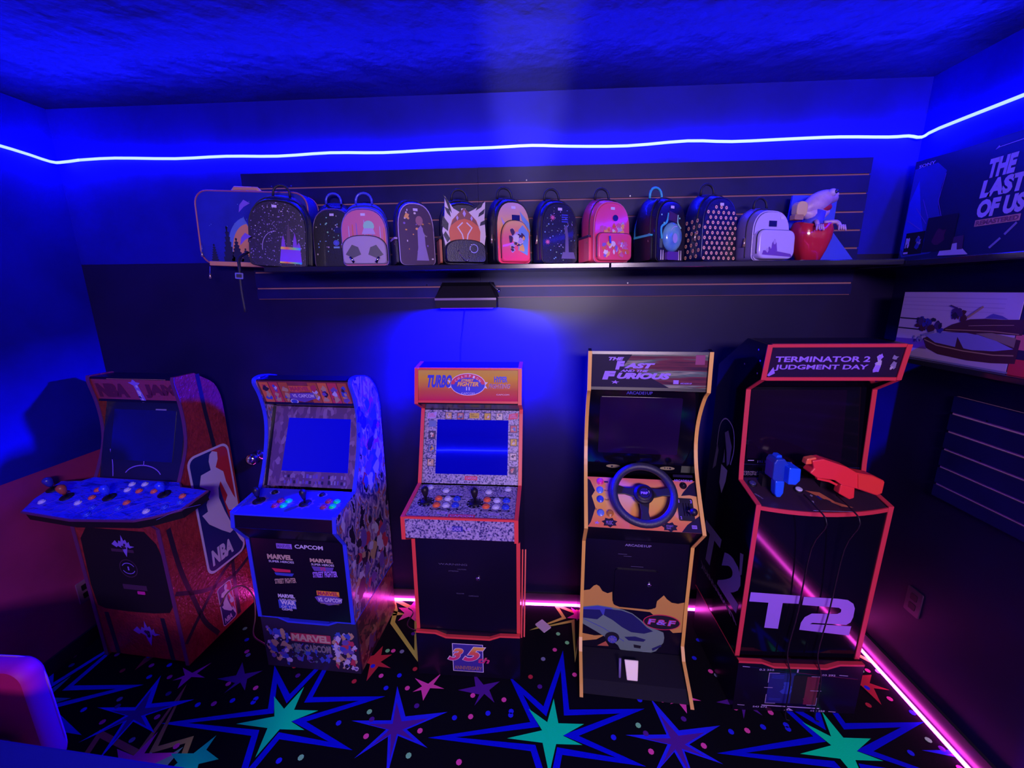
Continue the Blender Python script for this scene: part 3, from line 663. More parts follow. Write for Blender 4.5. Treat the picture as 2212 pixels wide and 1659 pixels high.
    def rdeco(b, fr):
        b.blobs(fr, -W/2+.004, -.09, .012, .235, [P_b, P_w, P_v, P_d, P_t, P_b], 90, .008, .022, .0006, 21)
        b.blobs(fr, .10, W/2-.004, .012, .235, [P_w, P_b, P_d, P_w, P_v, P_r, P_t], 90, .008, .022, .0006, 22)
        b.blobs(fr, -.12, .12, .04, .16, [P_v, P_b, P_d, mat('dull_green_print', (.08, .12, .2), .4), P_d], 60, .008, .02, .0006, 23)
        b.rect(fr, -.095, .105, .158, .205, P_r, .0022); b.text(fr, 'MARVEL', -.09, .10, .162, .201, gold, .0026, bold=.05)
        b.text(fr, 'VS. CAPCOM', -.085, .10, .105, .145, mat('dim_bronze', (.2, .16, .22), .4), .0026, bold=.05)
    riser(root, W, t, .285, .022, -.035, -.45, P_d, tm, rdeco, ramp_mat('riser_side_print', 'voronoi', 22, [(0, (.05, .01, .03)), (.4, (.20, .04, .05)), (.7, (.30, .12, .10)), (.88, (.12, .04, .16))], rough=.3, distort=.15))
comic()

# ---- yellow-edged racing cabinet ---------------------------------------------
def racing():
    W, t = .484, .013; wi = W/2-t
    root = cabinet('yellow-edged arcade cabinet with a black steering wheel and foot pedal', .456, -.388, -4.0)
    tm = mat('yellow_edging', (.82, .44, .09), .4)
    fp = [(.19, .004), (.15, .03), (.03, .085), (-.006, .134), (-.008, .36), (.000, .660), (.120, .797)]+spline([(.044, .883), (-.017, .958), (-.062, 1.03), (-.088, 1.11), (-.088, 1.19), (-.068, 1.26), (-.030, 1.330), (.006, 1.362)], 3)+[(-.001, 1.525)]
    prof = [(-.34, .004)]+fp+[(-.03, 1.532), (-.16, 1.50), (-.34, 1.30)]
    side_panels(root, W, t, prof, [fp], gloss, gloss, tm)
    b = MB(); fr, L = slab(b, (-.015, .02), (-.012, .665), wi, black)
    yp = mat('mustard_print', (.60, .30, .07), .5); z0 = .02
    Y = lambda p: [(u, v-z0) for u, v in p]
    b.poly(fr, Y([(-wi, .389), (-.200, .396), (-.183, .418), (-.170, .425), (-.157, .418), (-.142, .393), (-.118, .383), (-.097, .393), (-.094, .345), (-.082, .322), (-.06, .314), (.070, .312), (.09, .318), (.104, .334), (.107, .362), (.135, .396), (.150, .377), (.172, .360), (.200, .357), (wi, .367), (wi, .203), (.19, .196), (.08, .30), (-.05, .305), (-wi, .298)]), yp, .0005)
    b.poly(fr, Y([(-wi, .15), (-.17, .142), (-.12, .15), (-.16, .12), (-wi, .105)]), yp, .0005); b.poly(fr, Y([(-.155, .085), (-.115, .115), (-.10, .088)]), mat('rust_print', (.5, .12, .07), .5), .0005)
    car = mat('sage_green_print', (.16, .24, .22), .4); card = mat('car_glass_print', (.02, .02, .12), .3); carb = mat('car_blue_print', (.06, .07, .45), .4); wh = mat('dark_print', (.01, .008, .02), .5)
    b.poly(fr, Y([(-wi, .300), (-.16, .315), (-.096, .309), (-.043, .301), (.0, .285), (.041, .253), (.080, .218), (.12, .205), (.147, .194), (.153, .165), (.151, .137), (.12, .085), (.076, .062), (.045, .052), (.017, .055), (-.02, .063), (-.047, .077), (-.057, .098), (-.075, .112), (-.113, .135), (-.16, .165), (-wi, .205)]), car, .0009)
    b.poly(fr, Y([(-wi, .296), (-.16, .311), (-.10, .305), (-.07, .285), (-.14, .262), (-.19, .25), (-wi, .248)]), carb, .0012)
    b.poly(fr, Y([(-.125, .298), (-.05, .296), (.0, .28), (.038, .248), (.07, .214), (.10, .196), (.06, .178), (.0, .180), (-.045, .205), (-.09, .24), (-.13, .262)]), card, .0015)
    b.poly(fr, Y([(-wi, .285), (-.15, .29), (-.135, .262), (-.16, .235), (-wi, .238)]), card, .0015)
    b.disc(fr, -.087, .142-z0, .034, .030, wh, .0018); b.disc(fr, -.085, .130-z0, .022, .022, carb, .0022); 
    for k in range(7): b.line(fr, [(-.085, .130-z0), (-.085+.02*math.cos(k*.9), .130-z0+.02*math.sin(k*.9))], .003, lilac2, .0026)
    b.poly(fr, Y([(-.03, .150), (.02, .158), (.07, .145), (.06, .132), (-.01, .132)]), card, .0015); b.poly(fr, Y([(.015, .112), (.05, .108), (.048, .092), (.018, .094)]), wh, .0015); b.poly(fr, Y([(.10, .098), (.14, .125), (.143, .115), (.105, .085)]), card, .0015)
    b.line(fr, Y([(-wi, .235), (-.13, .19), (-.03, .125)]), .003, carb, .0016); b.line(fr, Y([(-.02, .075), (.04, .07), (.10, .085)]), .003, mat('car_highlight', (.28, .36, .36), .4), .0016)
    redp = mat('red_print', (.62, .02, .10), .45)
    b.disc(fr, .135, .250-z0, .084, .042, redp, .0018); b.disc(fr, .135, .250-z0, .080, .038, wh, .0022)
    b.text(fr, 'F&F', .070, .200, .233-z0, .267-z0, redp, .0026, shear=.12, bold=.06, space=1.25); b.text(fr, 'F&F', .073, .197, .236-z0, .264-z0, lilac, .003, shear=.12, bold=.02, space=1.25)
    b.text(fr, 'ARCADE1UP', -.052, .064, .638-z0, .650-z0, lilac2, .001, bold=.03)
    fnt = mat('faint_print', (.10, .08, .2), .5)
    for u0, u1, v in ((-.08, -.04, .595), (-.055, -.02, .585), (-.02, .035, .535), (-.05, .03, .505)): b.rect(fr, u0, u1, v-z0, v-z0+.002, fnt, .001)
    b.build('front_panel', root)
    # card box with access door
    MB().rbox(front(-.012), -.09, .103, .327, .52, 0, .006, .012, black).build('coin_door', root)
    lock(root, .064, .452, -.006)
    b = MB(); slab(b, (-.006, .664), (.115, .795), wi, black, .012, -.004); b.build('control_box_underside', root)
    # sloping dash
    dash = ramp_mat('sunset_dash_print', 'grad', 1, [(0, (.72, .16, .08)), (.35, (.78, .34, .09)), (.55, (.80, .42, .12)), (1, (.70, .14, .14))], const=False, grad=('Z', .81, .955), rough=.35)
    b = MB(); fr, L = slab(b, (.112, .800), (-.040, .955), wi, dash)
    dk = mat('plum_black_print', (.012, .006, .04), .5, spec=.15); 
    b.poly(fr, [(wi, .0), (.15, .0), (.175, .03), (wi, .07)], dk); b.poly(fr, [(wi, .215), (.205, .20), (.175, .165), (.165, .15), (.20, .155), (wi, .15)], dk); b.poly(fr, [(-wi, .21), (-.215, .20), (-.195, .155), (-.21, .13), (-.195, .08), (-.215, .02), (-wi, .0)], dk)
    b.rect(fr, .142, .224, .232, .244, dk, .0006); b.text(fr, 'ARCADE1UP', .143, .222, .212, .222, lilac, .001, bold=.03)
    for i, v in enumerate((.196, .158, .118)): b.text(fr, '123'[i], -.150, -.143, v-.008, v+.008, dk, rot=-PI/2)
    for cu, cv, s_ in ((-.138, .022, 'MUSIC'), (.105, .018, 'START\nGAS')): b.poly(fr, star(cu, cv, .034, .024, 7, .3, 1, .62), dk); b.text(fr, s_, cu-.014, cu+.014, cv-.009, cv+.007, lilac, .001)
    b.text(fr, 'GAME', -.215, -.188, .07, .078, dk, shear=.2); b.poly(fr, star(-.19, .018, .014, .005, 5, .2, 1, .6), lilac); b.rect(fr, .192, .212, .016, .03, lilac, .001); b.text(fr, 'RAW', .194, .210, .018, .028, dk, .0014)
    b.build('control_panel', root)
    pk = mat('pink_button', (.75, .03, .25), .15, coat=1); bl = mat('clear_blue_button', (.12, .2, .8), .15, coat=1); bl2 = mat('cobalt_button', (.03, .06, .7), .15, coat=1); am = mat('amber_button', (.45, .15, .03), .15, coat=1)
    for u, v, m_ in ((-.172, .196, pk), (-.174, .158, bl), (-.174, .118, bl2), (-.174, .060, bl), (-.135, .060, am)): button(root, fr, u, v, m_, m_, .0125)
    MB().lathe(Fr(fr.at(.179, .195), fr.u, fr.v), [(.015, 0), (.015, .004), (.007, .007), (.006, .014)], rubber, 16).build('volume_knob', root)
    # gear shifter
    f2 = fr
    g = MB().rbox(fr, .145, .207, .046, .138, 0, .008, .006, rubber); g.text(fr, '1', .149, .153, .118, .132, lilac, .009, bold=.03); g.text(fr, '3', .196, .203, .118, .132, lilac, .009, bold=.03); g.text(fr, '2', .149, .156, .050, .062, lilac, .009, bold=.03)
    for u in (.165, .176, .187): g.rect(fr, u, u+.003, .065, .118, gloss, .0086)
    g = g.build('gear_shifter', root)
    s_ = MB().tube([fr.at(.176, .09, .006), fr.at(.188, .07, .05)], .005, chrome); s_.ball(fr.at(.190, .068, .058), .016, rubber); s_.build('shift_lever', g)
    # steering wheel
    wf = Fr(fr.at(.0, .132, .055), fr.u, fr.v)
    rubw = mat('wheel_rubber', (.022, .02, .05), .42, bump=.3, bscale=300)
    wh_ = MB().tube([wf.at(.122*math.cos(2*PI*i/40), .122*math.sin(2*PI*i/40), 0) for i in range(40)], .0165, rubw, 12, closed=True).build('steering_wheel', root)
    for a in (R(8), R(172), -PI/2):
        q = MB(); e1 = wf.u*math.cos(a)+wf.v*math.sin(a); e2 = wf.n.cross(e1); f4 = Fr(wf.at(0, 0, 0), e1, e2)
        q.prism(f4, [(.02, -.022), (.075, -.014), (.118, -.021), (.118, .021), (.075, .014), (.02, .022)], -.006, .004, rubber); q.build('spoke', wh_, bevel=.002)
    hb = MB().lathe(Fr(wf.at(0, 0, 0), wf.u, wf.v), [(.040, -.02), (.042, .004), (.038, .010)], rubber, 24)
    hb.tube([wf.at(0, 0, -.055), wf.at(0, 0, 0)], .022, rubber, 14); hb.build('wheel_hub', wh_)
    cp = MB().lathe(Fr(wf.at(0, 0, .010), wf.u, wf.v), [(.032, 0), (.031, .006), (.022, .007), (.020, .004)], chrome, 12, smooth=False); cp.disc(wf, 0, 0, .020, .020, dk, .0175); cp.text(wf, 'F&F', -.014, .014, -.005, .005, lilac, .019, bold=.05); cp.build('hub_badge', wh_, 'chrome ring badge with F&F lettering')
    # screen
    b = MB(); fr, L = slab(b, (-.112, .950), (-.080, 1.352), wi, gloss, .015)
    b.text(fr, 'ARCADE1UP', -.071, .038, .378, .392, mat('blue_print', (.05, .04, .45), .4), .001, bold=.03)
    ol = mat('khaki_print', (.32, .26, .14), .4)
    for u in (-.108, -.03, .04, .13): b.disc(fr, u, .030, .032 if abs(u) > .05 else .026, .0085, ol, .0008); b.blobs(fr, u-.02, u+.02, .023, .037, [dk], 3, .003, .006, .0012, int(u*100)+40)
    b.rect(fr, .19, wi, .012, .045, mat('olive_tab', (.08, .09, .07), .5), .001)
    b.build('screen_bezel', root)
    MB().rbox(fr, -.180, .165, .098, .365, 0, .002, .006, mat('grey_screen_glass', (.012, .003, .04), .12, spec=.35)).build('monitor_screen', root)
    b = MB(); slab(b, (-.080, 1.352), (-.002, 1.364), wi, black); b.build('marquee_underside', root)
    mq = ramp_mat('speed_streak_print', 'noise', 5, [(.36, (.03, .006, .035)), (.47, (.14, .02, .05)), (.53, (.07, .13, .13)), (.58, (.30, .28, .22)), (.62, (.06, .08, .09)), (.68, (.25, .03, .04))], rough=.5, spec=.15, distort=.05, const=False, stretch=(.5, 1, 7))
    b = MB(); fr, L = slab(b, (-.006, 1.362), (-.012, 1.520), wi, mq, .01)
    b.poly(fr, [(-wi, .0), (.11, .0), (.0, .06), (-.1, .10), (-.06, L), (-wi, L)], dk, .0005); b.rect(fr, .18, .216, .11, L-.008, mat('magenta_flare_print', (.22, .01, .13), .5), .0005)
    b.text(fr, 'THE', -.160, -.098, .124, .138, lilac, shear=.3, bold=.06); b.text(fr, 'F', -.132, -.094, .086, .122, lilac, shear=.15, bold=.08); b.text(fr, 'AST', -.098, .026, .092, .114, lilac, shear=.3, bold=.07)
    b.text(fr, 'AND THE', -.112, .0, .077, .087, lilac, shear=.3, bold=.05); b.text(fr, 'F', -.183, -.128, .044, .080, lilac, shear=.15, bold=.08); b.text(fr, 'URIOUS', -.124, .090, .048, .074, lilac, shear=.3, bold=.07)
    b.poly(fr, star(-.130, .034, .018, .007, 5, .2, 1, .5), lilac); b.rect(fr, .100, .121, .030, .046, lilac); b.text(fr, 'ARCADE1UP', .127, .172, .030, .036, lilac, bold=.03)
    b.build('marquee', root)
    b = MB(); slab(b, (-.006, 1.524), (-.16, 1.498), wi, black); slab(b, (-.16, 1.498), (-.34, 1.30), wi, black); b.build('top_panel', root)
    MB().box(-wi, wi, .326, .338, .01, 1.30, black).build('back_panel', root)
    # pedal base
    b = MB(); b.prism(rside(-wi), [(.012, .004), (-.17, .004), (-.12, .030), (.012, .075)], 0, 2*wi, matteblack); b.build('pedal_base', root)
    pf = Fr((-.005, -.105, .030), (1, 0, 0), (0, .62, .78)); q = MB().prism(pf, [(-.024, 0), (.024, 0), (.032, .080), (-.032, .080)], 0, .008, mat('pale_pedal_plate', (.85, .72, .62), .4)); q.build('pedal', root, bevel=.003)
    q = MB().tube([(-.06, -.10, .03), (-.058, -.07, .11)], .006, lilac2, 6); q.build('pedal_bracket', root)
racing()

# ---- red-edged light gun cabinet ----------------------------------------------
def gunner():
    W, t = .506, .016; wi = W/2-t
    root = cabinet('black red-edged arcade cabinet with T2 lettering and two toy guns, at the right', 1.103, -.609, .7)
    tm = mat('crimson_edging', (.62, .035, .07), .4)
    fp = [(-.062, .250), (-.053, .955), (-.200, .990)]+[(-.208, 1.06), (-.225, 1.372), (-.130, 1.432), (-.113, 1.566)]
    prof = [(-.49, .250)]+fp+[(-.259, 1.574), (-.487, 1.429)]
    gy = mat('grey_photo_print', (.20, .16, .30), .45); gy2 = mat('light_photo_print', (.42, .34, .62), .45)
    def decoL(b, fr):
        b.text(fr, 'T', -.455, -.280, .46, .655, lilac2, shear=.12, bold=.05); b.text(fr, '2', -.275, -.085, .43, .64, lilac2, shear=.12, bold=.05)
        rg = random.Random(6)
        b.line(fr, spline([(-.42, 1.06), (-.41, 1.16), (-.36, 1.205), (-.29, 1.18), (-.265, 1.10), (-.28, 1.02)], 5), .006, gy2)
        b.poly(fr, [(-.36, 1.14), (-.33, 1.16), (-.285, 1.10), (-.29, 1.02), (-.31, 1.0), (-.325, 1.06)], gy, .0007); b.poly(fr, [(-.42, 1.07), (-.40, 1.04), (-.41, .96), (-.44, .93)], gy, .0007)
        b.poly(fr, [(-.36, .99), (-.30, .985), (-.305, .93), (-.33, .86), (-.36, .90)], gy2, .0007); b.poly(fr, [(-.345, 1.07), (-.33, 1.01), (-.35, 1.0)], gy, .0007)
        for i in range(20):
            u = rg.uniform(-.46, -.10); b.line(fr, [(u, .42-.25*(u+.46)*.2), (u+rg.uniform(.02, .05), .40-.25*(u+.46)*.2)], .004, gy)
        b.text(fr, 'JUDGMENT', -.45, -.12, .385, .405, gy, bold=.02)
        b.poly(fr, [(-.12, .70), (-.095, .71), (-.09, .62), (-.105, .60)], gy, .0007)
        for u, v in ((-.17, 1.54), (-.15, 1.50), (-.16, 1.45), (-.26, 1.47)): b.disc(fr, u, v, .004, .004, lilac, .001, 8)
    side_panels(root, W, t, prof, [[(-.49, .250)]+fp], gloss, gloss, tm, decoL, None)
    b = MB(); fr, L = slab(b, (-.064, .252), (-.056, .945), wi, gloss)
    T_ = [(-.225, .298), (-.025, .286), (-.027, .248), (-.092, .250), (-.094, .124), (-.150, .128), (-.149, .250), (-.226, .254)]
    b.poly(fr, [(u, v+.012) for u, v in T_], lilac, .0007)
    top = [(-.013, .282), (.13, .276), (.165, .270), (.188, .250), (.196, .222), (.196, .185), (.188, .158)]
    two = [(-.013, .282), (.12, .277), (.16, .272), (.185, .255), (.195, .232), (.196, .19), (.190, .165), (.175, .152), (.04, .158), (.03, .152), (.196, .146), (.194, .100), (-.008, .122), (-.006, .158), (.005, .185), (.03, .203), (.13, .204), (.143, .212), (.143, .226), (.132, .234), (-.014, .243)]
    b.poly(fr, [(u, v+.012) for u, v in two], lilac, .0007)
    b.build('front_door', root)
    # HUD riser
    hud = mat('hud_print', (.34, .26, .6), .45); hb = mat('hud_blue', (.012, .012, .16), .45); hr = mat('hud_red', (.12, .006, .035), .45)
    def rdeco(b, fr):
        b.line(fr, [(-wi, .232), (-.05, .205), (wi, .185)], .0012, hb); b.line(fr, [(-.01, .205), (wi, .180)], .002, hr)
        for u0, u1, v in ((-.235, -.205, .228), (.16, .195, .198), (-.235, -.205, .030), (.145, .175, .010)): b.line(fr, [(u0, v), (u1, v-.002)], .003, hud)
        for s_, u, v in (('0.2 352', -.165, .210), ('103 292', .085, .192), ('543 672', -.17, .018), ('010 258', .07, .006)): b.text(fr, s_, u, u+.06, v, v+.009, hud, bold=.02)
        b.rect(fr, -.120, -.015, .045, .200, hb); b.rect(fr, -.02, .035, .045, .19, matteblack, .0008); b.rect(fr, .035, .085, .042, .185, hr, .0007); b.blobs(fr, -.07, -.02, .08, .17, [mat('hud_mid_blue', (.03, .04, .45), .4)], 5, .012, .024, .001, 3); b.blobs(fr, .03, .07, .05, .12, [hr], 4, .012, .02, .001, 3)
        for s_ in (((-.08, .200), (-.122, .200), (-.122, .150)), ((-.122, .09), (-.122, .044), (-.08, .044)), ((.05, .187), (.088, .187), (.088, .15)), ((.088, .08), (.088, .040), (.05, .040)), ((-.135, .125), (-.10, .125)), ((.055, .115), (.10, .115))): b.line(fr, s_, .0025, hud, .0012)
        for v in (.19, .183, .176, .07, .063): b.line(fr, [(-.11, v), (-.06, v-.002)], .0022, mat('hud_mid_blue', (.03, .04, .45), .4), .0014)
        b.line(fr, [(-.135, .032), (.105, .024)], .005, hud, .0012); b.poly(fr, [(-.04, .008), (.0, .008), (-.02, .022)], hud, .0012); b.poly(fr, [(-.024, .010), (-.016, .010), (-.02, .016)], matteblack, .0016); b.text(fr, '1', -.012, -.006, .205, .222, hud)
    riser(root, W, t, .250, .022, -.03, -.47, black, tm, rdeco)
    # bowed deck
    dm_ = mat('smoky_deck_print', (.03, .012, .035), .35); b = MB()
    arc = [(wi*math.sin(a), .0+.045*math.cos(a*1.0)-.045*math.cos(1.0)) for a in [-1+2*i/14 for i in range(15)]]
    arc = [(-wi+2*wi*i/14, -.030*(1-((i-7)/7)**2)) for i in range(15)]
    fr = slope(-.055, .948, -.205, .992)
    b.prism(fr, arc+[(wi, .17), (-wi, .17)], -.012, 0, dm_)
    b.poly(fr, [(-.02, .09), (.03, .08), (.06, .03), (.11, .0), (.07, .005), (.03, .04)], mat('rust_print', (.5, .12, .07), .5), .0006); b.blobs(fr, -.04, .05, .0, .07, [gy, hb, dm_], 10, .006, .014, .0008, 4)
    b.line(fr, [(-.05, -.018), (.10, -.022)], .002, hud); b.text(fr, 'JUDGMENT DAY', -.235, -.20, .05, .058, hud, rot=-1.0)
    b.build('control_panel', root)
    b = MB(); vs = [];
    for u, v in arc: p = fr.at(u, v, 0); vs += [(p.x, p.y-.002, p.z+.002), (p.x, p.y-.002, p.z-.014)]
    b.add(vs, [(2*i, 2*i+1, 2*i+3, 2*i+2) for i in range(14)], tm)
    vs2 = [(x, y+.006, z) for x, y, z in vs]; b.add(vs2, [(2*i, 2*i+2, 2*i+3, 2*i+1) for i in range(14)], tm); b.add(vs+vs2, [(2*i, 2*i+2, 30+2*i+2, 30+2*i) for i in range(14)]+[(2*i+1, 30+2*i+1, 30+2*i+3, 2*i+3) for i in range(14)], tm)
    b.build('edge_trim', root)
    button(root, fr, -.044, .092, mat('white_button', (.55, .5, .85), .3), rubber, .014); button(root, fr, -.21, .125, mat('faint_blue_button', (.05, .04, .2), .3), rubber, .014)
    b = MB(); fr, L = slab(b, (-.212, .990), (-.255, 1.375), wi, gloss, .015)
    b.line(fr, [(-wi, .062), (wi, .050)], .0012, hb); b.text(fr, '191 521', -.175, -.125, .068, .078, hud); b.text(fr, '106 181', .025, .075, .060, .070, hud); b.line(fr, [(-.215, .078), (-.19, .078)], .0035, hud); b.line(fr, [(.09, .068), (.12, .067)], .002, hud)
    b.poly(fr, [(-.055, .056), (-.025, .056), (-.04, .074)], hud, .001); b.poly(fr, [(-.044, .058), (-.036, .058), (-.04, .064)], gloss, .0014); b.line(fr, [(-.015, .056), (.01, .055)], .0015, tm)
    b.text(fr, 'TERMINATOR 2\nJUDGMENT DAY', -.232, -.12, .012, .032, mat('tan_dim_print', (.22, .16, .3), .4)); b.rect(fr, -.05, -.02, .03, .038, hud, .001)
    b.build('screen_bezel', root)
    MB().prism(fr, [(-.222, .088), (.160, .075), (.160, .375), (-.222, .375)], 0, .002, mat('red_tinted_glass', (.008, .002, .016), .1, spec=.35)).build('monitor_screen', root)
    b = MB(); slab(b, (-.240, 1.378), (-.138, 1.432), wi, gloss); b.build('marquee_underside', root)
    b = MB(); fr, L = slab(b, (-.134, 1.436), (-.118, 1.562), wi, mat('marquee_plum', (.02, .008, .04), .25, coat=.3), .01)
    b.text(fr, 'TERMINATOR 2', -.214, .126, .064, .086, lilac, bold=.03); b.text(fr, 'JUDGMENT DAY', -.210, .126, .030, .054, lilac, bold=.03)
    b.blobs(fr, .145, .170, .02, .11, [lilac, gy2], 7, .008, .02, .0007, 4); b.blobs(fr, .195, .228, .03, .10, [lilac2, gy2], 6, .006, .014, .0007, 5); b.poly(fr, [(-.232, .012), (-.215, .045), (-.205, .02), (-.225, .008)], lilac, .0007)
    b.build('marquee', root)
    b = MB()
    for v0, v1 in ((-.008, .005), (L-.006, L+.006)): b.prism(fr, [(-wi, v0), (wi, v0), (wi, v1), (-wi, v1)], -.006, .004, tm)
    b.build('edge_trim', root)
    b = MB(); slab(b, (-.116, 1.567), (-.259, 1.574), wi, black); slab(b, (-.259, 1.574), (-.487, 1.429), wi, black); b.build('top_panel', root)
    MB().box(-wi, wi, .478, .488, .26, 1.43, black).build('back_panel', root)
    # two gun holsters on the deck
    for u in (-.16, .07): MB().box(u-.02, u+.02, .160, .19, .978, 1.03, rubber).build('gun_holster', root)
    return root
gunroot = gunner()
def gun_frame(d): return Fr((1.103+math.sin(R(.7))*d, -.609-math.cos(R(.7))*d, 0), (math.cos(R(.7)), math.sin(R(.7)), 0), (0, 0, 1))
red_g = mat('toy_gun_red', (.85, .03, .05), .35); redor = mat('toy_gun_orange', (.85, .12, .05), .35)
f = gun_frame(-.08); t_ = thing('toy_gun', 'red toy light gun pointing left, resting on the deck of the T2 cabinet', 'toy gun', f.at(.07, 1.0))
def gpart(name, root, fr, pts, n0, n1, m, bevel=.004, label=None):
    b = MB(); fl_ = Fr(fr.at(0, 0, 0)-root.location, fr.u, fr.v); b.prism(fl_, pts, n0, n1, m); return b.build(name, root, label, bevel=bevel)
body = gpart('gun_body', t_, f, [(-.070, 1.138), (-.030, 1.145), (.06, 1.114), (.098, 1.092), (.158, 1.081), (.203, 1.060), (.201, 1.009), (.181, 1.001), (.107, 1.027), (.053, 1.040), (.024, 1.060), (-.043, 1.069), (-.072, 1.090), (-.060, 1.107)], -.022, .026, red_g)
gpart('gun_barrel', t_, f, [(-.086, 1.118), (-.083, 1.141), (-.050, 1.148), (-.045, 1.122)], -.012, .016, redor, label='orange muzzle')
gpart('gun_grip', t_, f, [(.054, 1.040), (.107, 1.030), (.112, .984), (.095, .978), (.052, 1.002)], -.014, .018, red_g)
gpart('gun_stock', t_, f, [(.10, 1.088), (.158, 1.079), (.200, 1.058), (.199, 1.012), (.182, 1.004), (.110, 1.030)], .026, .030, mat('toy_gun_scarlet', (.8, .04, .04), .35), .002)
gpart('trigger_guard', t_, f, [(-.03, 1.062), (.02, 1.052), (.05, 1.036), (.045, 1.030), (.015, 1.044), (-.03, 1.054)], -.006, .010, red_g, .002)
blu_g = mat('toy_gun_blue', (.01, .10, .95), .3)
f = gun_frame(-.105); t_ = thing('toy_gun', 'blue toy light gun standing grip down on the deck of the T2 cabinet', 'toy gun', f.at(-.157, .96))
gpart('gun_body', t_, f, [(-.188, 1.112), (-.180, 1.128), (-.150, 1.130), (-.134, 1.110), (-.128, 1.050), (-.140, 1.038), (-.174, 1.038), (-.186, 1.046)], -.04, .02, mat('toy_gun_dark_blue', (.01, .04, .42), .35))
gpart('gun_block', t_, f, [(-.148, 1.108), (-.105, 1.104), (-.102, 1.056), (-.116, 1.038), (-.145, 1.040)], -.02, .05, blu_g, label='bright blue square rear block')
gpart('gun_grip', t_, f, [(-.175, 1.04), (-.140, 1.04), (-.139, .990), (-.148, .972), (-.163, .972), (-.170, .986)], -.012, .022, blu_g)
gpart('gun_sight', t_, f, [(-.172, 1.128), (-.150, 1.128), (-.152, 1.138), (-.168, 1.138)], -.03, .0, blu_g, .001)
# gun leads hanging down over the door
for x_, lab in ((1.045, 'black cable of the blue gun hanging over the T2 door'), (1.165, 'black cable of the red gun hanging over the T2 door')):
    z1 = .93; pa = [(x_-.01, -.535, .99), (x_-.008, -.60, .978), (x_, -.660 if x_ < 1.1 else -.652, .94), (x_+.004, -.60, .80), (x_+.012, -.575, .5), (x_-.004, -.578, .30), (x_+.01, -.60, .2), (x_+.006, -.61, .02), (x_+.02, -.62, .004)]
    tag(MB().tube(spline(pa, 4), .0028, rubber, 6).build('cable'), lab, 'cable')

